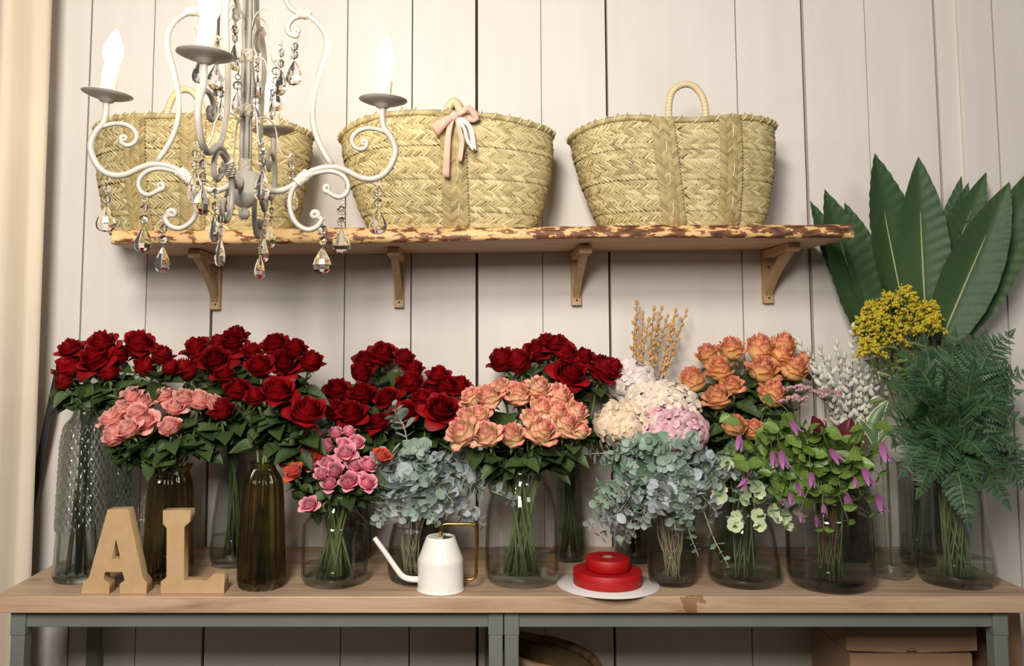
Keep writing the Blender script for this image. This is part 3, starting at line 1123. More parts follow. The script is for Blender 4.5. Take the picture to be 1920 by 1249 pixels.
def vase(key, label, px, base_py, prof, glass, rib=0, amp=0.0, water=None, diamond=None, wall=0.004, seg=64, base_t=0.012):
    """prof: (radius px, pixel row) from rim down to the foot"""
    rb_px = prof[-1][0]
    c = T(px, base_py)
    for _ in range(3):
        k = mpp(c)
        c = T(px, base_py)
        c.y += rb_px * k
        c.x = P(px, base_py, c.y).x
    mid = P(px, (prof[0][1] + base_py) / 2, c.y)
    k = mpp(mid)
    c.x = mid.x
    pr = []
    yb = prof[-1][1]
    zb = P(px, yb, c.y).z
    ztop_ = P(px, prof[0][1], c.y).z
    for r, y in prof:
        z = (P(px, y, c.y).z - zb) / (ztop_ - zb) * (ztop_ - TZ)
        pr.append((r * k, z))
    pr = list(reversed(pr))   # foot -> rim
    # resample smoothly
    pts = smooth_path([(r, 0, z) for r, z in pr], 12 * 4 if diamond else 34)
    op = [(max(p_.x, 0.004), max(p_.z, 0.0)) for p_ in pts]
    if diamond:
        op = []
        zs = np.linspace(pr[0][1], pr[-1][1], 130)
        rz = np.interp(zs, [p_[1] for p_ in pr], [p_[0] for p_ in pr])
        op = list(zip(rz, zs))
        zlo, zhi = [P(px, y, c.y).z - zb for y in diamond]
        nd, step = 20, 0.0135

        def fn(r, z, a):
            if z < zlo or z > zhi or r < 0.02:
                return r
            q = a * nd / (2 * PI)
            w = z / step
            s = max(abs(math.sin(PI * (q + w / 2))), abs(math.sin(PI * (q - w / 2))))
            e = min(abs(math.sin(PI * (q + w / 2))), abs(math.sin(PI * (q - w / 2))))
            return r + 0.0042 * (e - 0.4)
        seg = nd * 8
    else:
        fn = (lambda r, z, a: r + amp * math.cos(rib * a) * min(1, r / 0.03)) if rib else None
    t = thing('glass_vase', label, 'vase', (c.x, c.y, TZ), 'glass vases on the worktop')
    mb = MB()
    z0 = max(op[0][1], 0.0)
    op[0] = (op[0][0], 0.0005)
    ip = [(max(r - wall, 0.003), max(z, base_t)) for r, z in op]
    # outer foot->rim then inner rim->floor : one closed wall
    full = [(0.002, 0.0005)] + op + [(op[-1][0] - wall * 0.5, op[-1][1] + 0.0012)] + list(reversed(ip)) + [(0.002, base_t)]
    v, f = lathe(full, seg, False, False, fn=fn)
    mb.add(v, f)
    mb.obj('body', glass, t)
    rim_r = op[-1][0]
    v, f = tube([Vector((rim_r * math.cos(a), rim_r * math.sin(a), op[-1][1])) for a in [2 * PI * i / 40 for i in range(41)]], 0.0022, 6, cap=False)
    MB().add(v, f).obj('rim', glass, t)
    if water:
        zw = P(px, water, c.y).z - zb
        wp = [(max(r - wall - 0.0006, 0.002), z) for r, z in op if base_t + 0.0005 < z < zw]
        if wp:
            wp = [(0.001, wp[0][1])] + wp + [(wp[-1][0], zw), (0.001, zw)]
            v, f = lathe(wp, 40, False, False)
            MB().add(v, f).obj('water', G_water, t)
    rm = min(r for r, z in op if z > op[-1][1] * 0.55)
    VASE[key] = dict(c=Vector((c.x, c.y, TZ)), rim=Vector((c.x, c.y, TZ + op[-1][1])), rm=rm - wall, rb=op[3][0] * 0.7, k=k, t=t)
    return t


vase('v1', 'tall diamond-cut green-tinted bottle vase at the left table end', 154, 1097, [(22, 765), (20, 772), (24, 782), (36, 800), (41, 830), (43, 900), (45, 1000), (43, 1003), (46, 1070), (47, 1088), (42, 1097)], G_cut, water=1066, diamond=(1000, 800))
vase('v1b', 'teal diamond-cut bottle vase tucked right of the tall left one', 206, 1066, [(20, 790), (18, 797), (22, 806), (33, 822), (36, 850), (38, 990), (36, 993), (39, 1050), (36, 1066)], G_teal, water=1030, diamond=(990, 825))
vase('v1c', 'clear diamond-cut bottle vase behind the letter A', 262, 1054, [(19, 800), (17, 806), (21, 814), (31, 830), (34, 860), (35, 985), (33, 988), (36, 1040), (33, 1054)], G_clear, water=1020, diamond=(985, 833))
vase('v2', 'olive brown fluted vase with flared rim behind the letter L', 318, 1097, [(38, 872), (35, 879), (32, 888), (38, 905), (42, 950), (44, 1040), (43, 1085), (38, 1097)], G_amber, rib=16, amp=0.0022, water=1040, seg=128)
vase('v3', 'clear tapering vase behind the fluted brown one', 438, 1067, [(20, 835), (24, 870), (33, 940), (40, 1000), (42, 1045), (37, 1067)], G_dark, water=1012)
vase('v4', 'olive brown fluted bottle vase between the letters and round jar', 492, 1110, [(24, 866), (21, 877), (29, 892), (36, 914), (40, 990), (43, 1075), (42, 1100), (37, 1110)], G_amber, rib=16, amp=0.0024, water=1050, seg=128)
vase('v5', 'clear round-shouldered jar of small pink roses', 628, 1106, [(38, 938), (36, 948), (43, 964), (57, 980), (62, 998), (62, 1070), (61, 1092), (52, 1106)], G_clear, water=1072)
vase('v6', 'ribbed clear tumbler vase behind the watering can', 774, 1098, [(36, 985), (40, 1000), (44, 1020), (46, 1060), (44, 1085), (38, 1098)], G_grey, rib=36, amp=0.0016, water=1040, seg=200)
vase('v7', 'large clear jar of peach roses beside the watering can handle', 979, 1105, [(45, 882), (43, 890), (46, 905), (58, 930), (66, 968), (69, 1030), (69, 1080), (64, 1097), (54, 1105)], G_clear, water=1052)
vase('v8', 'tall dark glass cylinder behind the peach rose jar', 1068, 1056, [(24, 855), (23, 870), (26, 950), (30, 1030), (27, 1056)], G_dark, water=1000)
vase('v9', 'ribbed clear tumbler right of the red ribbon rolls', 1259, 1103, [(43, 978), (43, 1000), (43, 1080), (38, 1103)], G_grey, rib=36, amp=0.0016, water=1045, seg=200)
vase('v10', 'clear wide jar between ribbed tumbler and smoky jar', 1394, 1107, [(40, 955), (46, 970), (55, 995), (62, 1045), (66, 1080), (64, 1096), (54, 1107)], G_clear, water=1073)
vase('v11', 'large smoky round-shouldered jar of clematis', 1555, 1116, [(47, 930), (45, 941), (58, 951), (73, 966), (77, 992), (77, 1070), (76, 1095), (64, 1116)], G_grey, water=1072)
vase('v12', 'clear cylinder vase right of the smoky jar', 1668, 1089, [(37, 862), (37, 900), (38, 1000), (39, 1070), (33, 1089)], G_clear, water=1045)
vase('v13', 'clear flared vase of ferns at the right table end', 1789, 1108, [(50, 885), (54, 935), (60, 1000), (66, 1055), (68, 1085), (60, 1108)], G_clear, water=1062)
vase('v14', 'dark cylinder vase between clear cylinder and fern vase', 1718, 1066, [(30, 870), (30, 1000), (31, 1050), (27, 1066)], G_dark, water=1010)
vase('v15', 'dark glass vase behind the jar of small pink roses', 668, 1052, [(26, 870), (26, 900), (31, 980), (33, 1030), (28, 1052)], G_dark, water=1005)
vase('v16', 'dark glass vase behind the left eucalyptus sprigs', 800, 1054, [(28, 868), (28, 900), (33, 980), (35, 1030), (30, 1054)], G_dark, water=1005)
vase('v17', 'dark glass vase holding hydrangeas behind the eucalyptus', 1190, 1058, [(30, 880), (30, 910), (36, 990), (38, 1035), (33, 1058)], G_dark, water=1010)
vase('v18', 'dark glass vase of orange roses behind the wide jar', 1378, 1056, [(30, 870), (30, 910), (35, 990), (37, 1035), (32, 1056)], G_dark, water=1010)
vase('v19', 'dark glass vase of silver willow behind the smoky jar', 1600, 1054, [(28, 866), (28, 900), (33, 990), (34, 1030), (29, 1054)], G_dark, water=1010)
vase('v20', 'dark tall vase of broad leaves behind the ferns', 1775, 1040, [(30, 780), (30, 850), (33, 980), (34, 1020), (30, 1040)], G_dark, water=1005)
# ------------------------------------------------------------ flower kit
M_stem = pm('green_stem', sr(82, 98, 54), sr(104, 114, 66), scale=30, rough=0.5, rnd=0.15)
M_stem_brown = pm('brown_twig', sr(74, 52, 40), sr(92, 66, 48), scale=50, rough=0.7)
M_stem_red = pm('red_stem', sr(150, 52, 52), sr(140, 80, 60), scale=20, rough=0.4)
M_leaf = pm('rose_leaf', sr(56, 74, 40), sr(80, 100, 54), scale=14, rough=0.42, bump=0.25, bscale=30, rnd=0.3, trans=0.12)
M_euc = pm('eucalyptus_leaf', sr(132, 152, 136), sr(168, 182, 168), scale=6, rough=0.55, rnd=0.16, trans=0.12)
M_euc2 = pm('eucalyptus_leaf_blue', sr(156, 166, 164), sr(190, 195, 196), scale=6, rough=0.55, rnd=0.14, trans=0.12)
M_euc3 = pm('eucalyptus_leaf_green', sr(112, 144, 120), sr(146, 170, 144), scale=6, rough=0.5, rnd=0.16, trans=0.14)
M_euc_stem = pm('eucalyptus_stem', sr(160, 150, 112), sr(180, 172, 140), scale=20, rough=0.6)
M_clem = pm('clematis_leaf', sr(86, 116, 48), sr(132, 156, 74), scale=9, rough=0.42, rnd=0.25, trans=0.2)
M_purple = petal_mat('clematis_petal', [(0, sr(140, 76, 120)), (0.6, sr(172, 104, 160)), (1, sr(196, 140, 186))], rnd=0.15)
M_hell = petal_mat('pale_green_petal', [(0, sr(170, 190, 120)), (1, sr(222, 226, 196))], rnd=0.08)
M_fern = pm('fern_green', sr(42, 71, 43), sr(67, 98, 61), scale=10, rough=0.42, rnd=0.2, trans=0.1)
M_strel = pm('broad_leaf', sr(54, 78, 46), sr(70, 96, 58), scale=3, rough=0.5, spec=0.3, rnd=0.12, bump=0.3, bscale=9, stretch=(1, 6, 1), trans=0.06)
M_rib = pm('leaf_midrib', sr(150, 158, 104), sr(166, 172, 120), rough=0.45)
M_gold = pm('goldenrod_floret', sr(178, 156, 34), sr(214, 194, 62), scale=90, rough=0.7)
M_gstem = pm('goldenrod_leaf', sr(86, 104, 50), sr(104, 120, 62), scale=20, rough=0.5, trans=0.1)
M_rice = pm('pink_bud', sr(192, 136, 142), sr(226, 190, 190), scale=260, rough=0.7)
M_catk = pm('silver_catkin', sr(200, 198, 176), sr(222, 220, 204), scale=120, rough=0.9, sheen=0.6, rnd=0.12)
M_catko = pm('ochre_catkin', sr(186, 134, 62), sr(214, 166, 92), scale=120, rough=0.9, sheen=0.4, rnd=0.15)
M_maroon = pm('maroon_leaf', sr(74, 22, 32), sr(104, 36, 46), scale=8, rough=0.32, trans=0.05)
M_varieg = pm('variegated_leaf', sr(86, 116, 78), sr(110, 138, 92), scale=5, rough=0.4, stretch=(14, 1, 1), trans=0.1)
M_cream = pm('cream_leaf_margin', sr(228, 226, 180), rough=0.45, trans=0.1)
PM = {
    'red': petal_mat('red_petal', [(0, sr(84, 1, 6)), (0.55, sr(124, 3, 10)), (0.92, sr(148, 6, 15)), (1, sr(112, 3, 10))], rough=0.55, sheen=0.0, rnd=0.2, trans=0.15),
    'peach': petal_mat('peach_petal', [(0, sr(254, 230, 176)), (0.68, sr(254, 222, 172)), (0.90, sr(250, 188, 158)), (1.0, sr(240, 126, 124))], streak=0.45, sheen=0.05, trans=0.22),
    'orange': petal_mat('orange_petal', [(0, sr(253, 212, 134)), (0.66, sr(252, 200, 130)), (0.90, sr(244, 166, 122)), (1, sr(210, 108, 98))], streak=0.45, sheen=0.05, trans=0.2),
    'coral': petal_mat('coral_petal', [(0, sr(246, 150, 120)), (0.5, sr(248, 152, 132)), (1, sr(246, 178, 166))], trans=0.22),
    'pink': petal_mat('pink_petal', [(0, sr(232, 84, 110)), (0.6, sr(240, 116, 142)), (1, sr(248, 172, 186))], trans=0.22),
    'scarlet': petal_mat('scarlet_petal', [(0, sr(222, 60, 24)), (0.6, sr(214, 44, 26)), (1, sr(230, 90, 40))], trans=0.2),
}


def petal_grid(rr, a, belly, top, H, wid, curl, ruf, nu=8, nv=8, point=0.0, z0=0.0):
    v, uv = [], []
    ph = rr.uniform(0, 6)
    for i in range(nu):
        t = i / (nu - 1)
        for j in range(nv):
            s = -1 + 2 * j / (nv - 1)
            tt = t
            t = tt * (1 - 0.26 * abs(s) ** 3) + 0.06 * (1 - abs(s)) ** 2 * tt ** 4
            wf = 0.35 + 0.65 * math.sin(PI * (0.10 + 0.62 * t))
            ang = a + s * wid * wf
            q = min(1, t / 0.5)
            r = belly * math.sin(PI / 2 * q) ** 0.8
            if t > 0.5:
                w = (t - 0.5) / 0.5
                r = belly + (top - belly) * w * w * (3 - 2 * w)
            z = H * t * (1 - 0.14 * s * s * t) + point * max(0, 1 - abs(s) * 2.2) * t ** 3
            c = max(0, (t - 0.62) / 0.38) ** 2 * curl
            cs = 1.05 - 0.25 * abs(s)
            r += 0.42 * c * cs
            z -= 0.40 * c * cs
            r += 0.05 * abs(s) ** 3 * t + ruf * t * t * math.sin(4.2 * s + ph + 3 * t)
            z += ruf * 0.8 * t * t * math.sin(6.1 * s + 2 * ph)
            v.append((r * math.cos(ang), r * math.sin(ang), z + z0))
            uv.append((0.5 + 0.5 * s, max(tt, 0.02)))
            t = tt
    return v, grid_faces(nu, nv), uv


ROSE = {}


def rose_kind(kind, col, seed, openn, ruf, n_out=7):
    rr = random.Random(seed)
    core = MB()
    H = 1.42
    lay = [(2, .09, .03, H * .97, 1.7, 0.0), (3, .18, .09, H * .99, 1.3, 0.02), (3, .28, .17, H, 1.25, 0.05), (4, .38, .26, H * .99, 1.05, 0.10 + .06 * openn),
           (5, .48, .38, H * .97, .9, 0.16 + .12 * openn), (5, .57, .52 + .05 * openn, H * .92, .85, .20 + .22 * openn)]
    a0 = rr.uniform(0, 6)
    for li, (n, be, tp, h, w, cu) in enumerate(lay):
        for k in range(n):
            a = a0 + 2 * PI * k / n + li * 0.9 + rr.uniform(-.12, .12)
            core.add(*petal_grid(rr, a, be, tp, h * rr.uniform(.96, 1.02), w, cu, ruf * (.3 + .12 * li), 8, 7))
    data = [core.data('bloom', PM[col])]
    outs = []
    for k in range(n_out):
        inner = k < (n_out + 1) // 2
        n = (n_out + 1) // 2
        a = a0 + 2 * PI * (k % n) / n + (0 if inner else PI / n) + rr.uniform(-.18, .18)
        be = .66 if inner else .74
        tp = (.68 + .14 * openn) if inner else (.78 + .20 * openn)
        h = H * (.84 if inner else .70) * rr.uniform(.93, 1.05)
        cu = (.26 + .40 * openn if inner else .34 + .62 * openn) * rr.uniform(.8, 1.2)
        m = MB().add(*petal_grid(rr, a, be, tp, h, .78 if inner else .74, cu, ruf * 1.3, 9, 8, point=-0.05 if ruf < .03 else 0.0))
        outs.append(m.data('petal', PM[col]))
    ROSE.setdefault(kind, []).append((data[0], outs))


for s in range(4):
    rose_kind('red', 'red', 10 + s, (0.2, 0.45, 0.72, 0.55)[s], 0.035, 7)
    rose_kind('peach', 'peach', 30 + s, (0.1, 0.3, 0.45, 0.6)[s], 0.055, 7)
    rose_kind('orange', 'orange', 50 + s, (0.05, 0.25, 0.4, 0.55)[s], 0.04, 7)
for s in range(3):
    rose_kind('coral', 'coral', 70 + s, (0.08, 0.25, 0.42)[s], 0.06, 7)
    rose_kind('pink', 'pink', 90 + s, (0.2, 0.45, 0.65)[s], 0.04, 5)
    rose_kind('scarlet', 'scarlet', 110 + s, (0.3, 0.5, 0.6)[s], 0.05, 5)
# calyx
cal = MB()
v, f = lathe([(0.02, -0.16), (0.12, -0.12), (0.17, -0.04), (0.13, 0.04)], 10, True, True)
cal.add(v, f)
for k in range(5):
    a = k * 2 * PI / 5
    pts = []
    for i in range(5):
        t = i / 4
        r = .12 + .55 * t - .1 * t * t
        z = -.02 + .22 * t - .42 * t * t
        w = .11 * math.sin(PI * (0.25 + .75 * t)) * (1 - .2 * t)
        for s in (-1, 0, 1):
            pts.append((r * math.cos(a) - s * w * math.sin(a), r * math.sin(a) + s * w * math.cos(a), z - .02 * abs(s)))
    cal.add(pts, grid_faces(5, 3))
ME_cal = cal.data('calyx', M_stem)


def leaf_data(name, mat, wid=0.42, nu=9, droop=0.25, fold=0.12, serr=0.0, tip=1.0, wave=0.0, belly=0.45, seed=0):
    """unit leaf along +Y"""
    rr = random.Random(seed)
    v, uv = [], []
    ph = rr.uniform(0, 6)
    for i in range(nu):
        t = i / (nu - 1)
        w = wid * (math.sin(PI * t ** (math.log(.5) / math.log(belly))) ** tip) if 0 < t < 1 else 0.004
        if serr and 0 < i < nu - 1:
            w *= 1 + serr * (1 if i % 2 else -1)
        y = math.sin(t * 1.0 * (1 + droop * .3)) / math.sin(1.0 * (1 + droop * .3))
        for s in (-1, -.5, 0, .5, 1):
            v.append((s * w, t * (1 - .1 * droop * t), -droop * t * t * .6 + fold * abs(s) * w * 2 - fold * w + wave * math.sin(5 * t + ph + 2 * s) * abs(s)))
            uv.append((.5 + .5 * s, t))
    return MB().add(v, grid_faces(nu, 5), uv).data(name, mat)


LEAF = [leaf_data('leaf', M_leaf, .34, 13, d, f_, .05, .85, .03, .42, s) for s, (d, f_) in enumerate(((.2, .3), (.5, .2), (.8, .4), (.1, .5)))]


def rnd_dir(rr, zlo=-.5, zhi=.4, front=0.3):
    a = rr.uniform(0, 2 * PI)
    return Vector((math.cos(a), math.sin(a) - front, rr.uniform(zlo, zhi))).normalized()


def stem_path(B, ax, vz, rr, drop=0.05, n=14):
    """from bloom base down through the vase mouth to the vase floor"""
    m_a = rr.uniform(0, 2 * PI)
    d = (B - vz['rim'])
    d.z = 0
    dn = d.normalized() if d.length > 1e-5 else Vector((1, 0, 0))
    off = dn * (vz['rm'] * 0.55) + Vector((math.cos(m_a), math.sin(m_a), 0)) * vz['rm'] * 0.3
    M = vz['rim'] + off
    Q = vz['c'] - dn * vz['rb'] * 0.5 + Vector((math.cos(m_a), math.sin(m_a), 0)) * vz['rb'] * 0.35 + Vector((0, 0, 0.016))
    up = max(B.z - M.z, 0.02)
    p1 = B - ax * min(drop, up * .5)
    mid = p1.lerp(M, 0.5) + Vector((0, 0, -0.01)) + dn * 0.01
    return smooth_path([B, p1, mid, M, Q], n)


def pos_on(path, t):
    x = t * (len(path) - 1)
    i = min(int(x), len(path) - 2)
    return path[i].lerp(path[i + 1], x - i)


def rose(kind, px, py, dpx, tilt, Y, vz, label, group, cx0, rr, var=None, nleaf=4, name=None, lean=1.0):
    c = P(px, py, Y)
    k = mpp(c)
    Rr = dpx * k * 0.5 * (1.02 if kind in ('pink', 'scarlet') else 1.10)
    vs = ROSE[kind]
    core, outs = vs[(rr.randrange(len(vs)) if var is None else var) % len(vs)]
    ax = Vector(((px - cx0) / 130 * lean + rr.uniform(-.12, .12), -0.15 - 1.15 * tilt, 1.0)).normalized()
    B = c - ax * (Rr * 0.64)
    path = stem_path(B, ax, vz, rr)
    base = path[-1]
    t = thing(name or kind + '_rose', label, 'rose', base, group)
    zs = {'orange': 1.2, 'peach': 1.12, 'red': 1.08}.get(kind, 1.0)
    Mx = frame(B - base, ax.orthogonal(), ax, (Rr / 1.02, Rr / 1.02, Rr / 1.02 * zs))
    # frame(): local z along axis; add spin
    Mx = Mx @ Matrix.Rotation(rr.uniform(0, 2 * PI), 4, 'Z')
    bl = link('bloom', core, t, Mx)
    for od in outs:
        link('petal', od, bl)
    link('calyx', ME_cal, t, Mx)
    MB().add(*tube([p - base for p in path], [0.0031] * (len(path)), 6)).obj('stem', M_stem, t)
    for q in range(nleaf):
        s = 0.10 + 0.54 * (q + rr.uniform(.1, .9)) / max(nleaf, 1)
        p = pos_on(path, s)
        d = rnd_dir(rr, -.45, .25, .45)
        L_ = rr.uniform(.046, .076) * (0.75 if kind in ('pink', 'scarlet') else 1)
        link('leaf', LEAF[rr.randrange(4)], t, frame(p - base, d, Vector((rr.uniform(-.3, .3), -.5, 1)), L_))
    return t


def bunch(kind, data, vz, where, group, Y0, cx0, seed, what, slope=0.0011, nleaf=4, jit=0.018, lean=1.0):
    rr = random.Random(seed)
    data = sorted(data)
    my = sum(d[1] for d in data) / len(data)
    for i, d in enumerate(data):
        px, py, s = d[:3]
        tilt = (d[3] if len(d) > 3 else 0.5) * (0.7 if kind == 'orange' else 1.0)
        var = d[4] if len(d) > 4 else None
        Y = min(-0.04, Y0 - (py - my) * slope + rr.uniform(-jit, jit))
        rose(kind, px, py, s, tilt, Y, vz, ordinal(i, what, where), group, cx0, rr, var, nleaf, name=what.split()[-2] + '_rose' if False else None, lean=lean)


# name of each kind of rose
# ---- red roses
bunch('red', [(134, 660, 54, .35), (127, 694, 56, .15, 0), (120, 718, 38, .1, 0), (180, 677, 66, .75, 2), (192, 650, 62, .35, 3), (220, 668, 50, .2, 0), (260, 650, 64, .3, 1),
              (203, 700, 44, .15, 0), (272, 690, 48, .1, 0), (304, 670, 46, .1, 1), (318, 690, 40, .2, 0)],
      VASE['v1'], 'in the bunch above the tall diamond-cut bottle', 'red roses by the curtain', VASE['v1']['c'].y + .03, 190, 101, 'dark red rose', nleaf=10, lean=.7)
bunch('red', [(350, 697, 56, .1, 0), (370, 656, 54, .3, 1), (376, 676, 46, .2), (404, 678, 62, .8, 2), (436, 648, 60, .7, 2), (443, 632, 46, .2), (409, 646, 42, .2), (472, 662, 42, .2), (421, 704, 44, .3),
              (445, 734, 54, .3, 0), (414, 771, 54, .2, 0)],
      VASE['v3'], 'in the bunch above the letter L', 'red roses above the letter L', VASE['v3']['c'].y - .02, 425, 102, 'dark red rose', nleaf=10, lean=.8)
bunch('red', [(487, 690, 56, .5, 1), (517, 650, 54, .3), (534, 684, 64, .8, 2), (553, 656, 46, .3), (583, 680, 50, .2, 0), (520, 738, 68, .4, 1), (480, 746, 46, .2, 0), (576, 778, 74, .4, 1)],
      VASE['v4'], 'in the bunch above the fluted bottle vase', 'red roses above the fluted bottle', VASE['v4']['c'].y + .03, 520, 103, 'dark red rose', nleaf=12, lean=.7)
bunch('red', [(604, 757, 44, .3), (632, 735, 54, .4, 1), (678, 743, 56, .4, 1), (626, 772, 50, .4, 3), (660, 780, 60, .4, 1), (685, 680, 48, .4), (677, 702, 48, .3), (719, 668, 56, .4, 3), (757, 674, 44, .2)],
      VASE['v15'], 'in the bunch behind the small pink roses', 'red roses behind small pink roses', VASE['v15']['c'].y - .02, 675, 104, 'dark red rose', nleaf=12, lean=.7)
bunch('red', [(769, 721, 54, .3, 0), (775, 694, 42, .2), (726, 751, 52, .6, 2), (764, 777, 56, .7, 2), (711, 795, 46, .3), (823, 708, 48, .3), (838, 727, 50, .4), (862, 727, 48, .3), (828, 771, 68, .85, 2), (793, 750, 46, .3), (811, 730, 42, .3)],
      VASE['v16'], 'in the bunch above the eucalyptus and watering can', 'red roses above the eucalyptus', VASE['v16']['c'].y - .02, 790, 105, 'dark red rose', nleaf=12, lean=.7)
bunch('red', [(943, 678, 58, .2, 0), (973, 682, 60, .2, 0), (1008, 662, 54, .4, 1), (1024, 642, 38, .2), (1044, 650, 50, .3), (1060, 666, 50, .3), (1070, 705, 68, .75, 2), (1093, 675, 50, .3), (1128, 696, 64, .35, 1), (1147, 691, 44, .3), (1080, 684, 46, .3)],
      VASE['v8'], 'in the bunch behind the peach roses', 'red roses behind peach roses', VASE['v8']['c'].y - .01, 1045, 106, 'dark red rose', nleaf=11, lean=.8)
# ---- peach, orange, coral
bunch('peach', [(887, 748, 48, .3), (918, 748, 56, .4), (941, 730, 44, .3), (971, 743, 56, .4), (1010, 730, 50, .3), (1045, 748, 58, .4), (1015, 768, 48, .4), (899, 781, 46, .4), (876, 784, 42, .4), (869, 814, 64, .5),
                (915, 820, 56, .4), (960, 821, 56, .45), (1013, 812, 64, .5), (1059, 801, 60, .4), (1078, 777, 50, .3), (1086, 811, 42, .3), (1043, 774, 46, .4), (997, 786, 40, .4)],
      VASE['v7'], 'above the large clear jar', 'peach roses in the large clear jar', VASE['v7']['c'].y - .02, 978, 107, 'peach rose', nleaf=5, lean=.8)
bunch('orange', [(1372, 660, 52, .25), (1329, 669, 46, .25), (1350, 697, 54, .4), (1301, 717, 54, .3), (1373, 726, 42, .5), (1346, 751, 54, .3), (1424, 660, 60, .3), (1466, 652, 52, .25), (1461, 672, 48, .3),
                 (1429, 700, 58, .4), (1484, 695, 58, .5), (1446, 745, 58, .4), (1377, 803, 48, .5), (1411, 810, 46, .5), (1506, 674, 26, .3)],
      VASE['v18'], 'in the bunch right of the hydrangeas', 'orange roses beside the hydrangeas', VASE['v18']['c'].y - .03, 1395, 108, 'orange rose', nleaf=12, lean=.8)
bunch('coral', [(246, 744, 44, .5), (266, 758, 48, .6), (230, 771, 46, .5), (270, 791, 54, .7, 2), (208, 787, 48, .4), (216, 817, 54, .5), (240, 807, 50, .5), (308, 744, 42, .2), (327, 765, 44, .3), (319, 801, 46, .5),
                (346, 748, 46, .3), (374, 752, 48, .2), (400, 757, 40, .3), (257, 776, 46, .6)],
      VASE['v2'], 'in the bunch above the letters', 'coral pink roses above the letters', VASE['v2']['c'].y - .02, 310, 109, 'coral pink rose', nleaf=8, lean=.6)
# ---- small spray roses
bunch('pink', [(589, 813, 38, .5), (576, 833, 44, .6), (629, 812, 32, .2), (654, 810, 30, .2), (612, 838, 40, .4), (668, 831, 38, .5), (643, 833, 32, .4), (649, 850, 44, .6), (583, 872, 40, .5), (615, 869, 36, .5),
               (604, 889, 34, .5), (629, 882, 38, .8), (668, 871, 44, .8), (691, 872, 40, .4), (618, 908, 38, .7), (654, 903, 46, .9), (688, 906, 42, .7), (580, 947, 40, .7)],
      VASE['v5'], 'in the clear round jar', 'small pink roses in the round jar', VASE['v5']['c'].y - .03, 632, 110, 'small pink rose', slope=.0007, nleaf=3, lean=.7)
bunch('scarlet', [(548, 847, 40, .4), (551, 885, 42, .5), (536, 868, 30, .4), (596, 852, 34, .5), (716, 855, 36, .5)],
      VASE['v5'], 'among the small pink ones', 'small scarlet roses in the round jar', VASE['v5']['c'].y - .05, 632, 111, 'small scarlet rose', slope=.0007, nleaf=3, lean=.7)
# ------------------------------------------------------------ hydrangeas
def floret_data(mat, seed):
    rr = random.Random(seed)
    mb = MB()
    for k in range(4):
        a = k * PI / 2 + rr.uniform(-.1, .1)
        v, uv = [], []
        for i in range(4):
            t = i / 3
            r = .06 + .95 * t
            w = .50 * math.sin(PI * (.12 + .68 * t))
            z = .10 * math.sin(PI * t) - .20 * t * t + rr.uniform(-.05, .05)
            for s in (-1, 0, 1):
                v.append((r * math.cos(a) - s * w * math.sin(a), r * math.sin(a) + s * w * math.cos(a), z - .12 * (s * s) * t + .05))
                uv.append((.5 + .5 * s, max(.05, t)))
        mb.add(v, grid_faces(4, 3), uv)
    return mb.data('floret', mat)


HM = {
    'cream': petal_mat('cream_hydrangea', [(0, sr(242, 216, 182)), (.5, sr(250, 236, 216)), (1, sr(254, 242, 230))], rnd=.06, trans=.25),
    'white': petal_mat('white_hydrangea', [(0, sr(240, 220, 206)), (.5, sr(250, 238, 230)), (1, sr(252, 242, 238))], rnd=.05, trans=.25),
    'sand': petal_mat('sandy_hydrangea', [(0, sr(236, 202, 158)), (.5, sr(248, 226, 194)), (1, sr(252, 236, 214))], rnd=.08, trans=.25),
    'pink': petal_mat('pink_hydrangea', [(0, sr(226, 158, 164)), (.5, sr(242, 196, 204)), (1, sr(248, 216, 222))], rnd=.08, trans=.25),
}


def hydrangea(px, py, rp, Y, col, label, vz, seed, flat=0.85):
    rr = random.Random(seed)
    c = P(px, py, Y)
    k = mpp(c)
    r = rp * k
    ax = Vector((rr.uniform(-.1, .1), -.35, 1)).normalized()
    path = stem_path(c - ax * r * .5, ax, vz, rr)
    base = path[-1]
    t = thing('hydrangea', label, 'hydrangea', base, 'hydrangea heads behind the eucalyptus')
    v, f = ball((0, 0, 0), r * .72, 8, 12, flat)
    hd = MB().add(v, f).obj('flower_head', PMH[col], t, M=Matrix.Translation(c - base))
    fd = [floret_data(HM[col], seed + q) for q in range(3)]
    n = int(185 * (rp / 60) ** 2)
    for i in range(n):
        z = 1 - 1.75 * (i + .5) / n
        a = i * 2.39996 + rr.uniform(-.1, .1)
        q = math.sqrt(max(0, 1 - z * z))
        d = Vector((q * math.cos(a), q * math.sin(a), z))
        if d.y > .75:
            continue
        p = Vector((d.x, d.y, d.z * flat)) * r * rr.uniform(.82, 1.07)
        nn = (d + Vector((rr.uniform(-.6, .6), rr.uniform(-.6, .6), rr.uniform(-.6, .6)))).normalized()
        link('floret', fd[rr.randrange(3)], hd, frame(p, nn.orthogonal(), nn, 13.0 * k * rr.uniform(.85, 1.15)) @ Matrix.Rotation(rr.uniform(0, 6), 4, 'Z'))
    MB().add(*tube([p - base for p in path], .0035, 6)).obj('stem', M_stem, t)


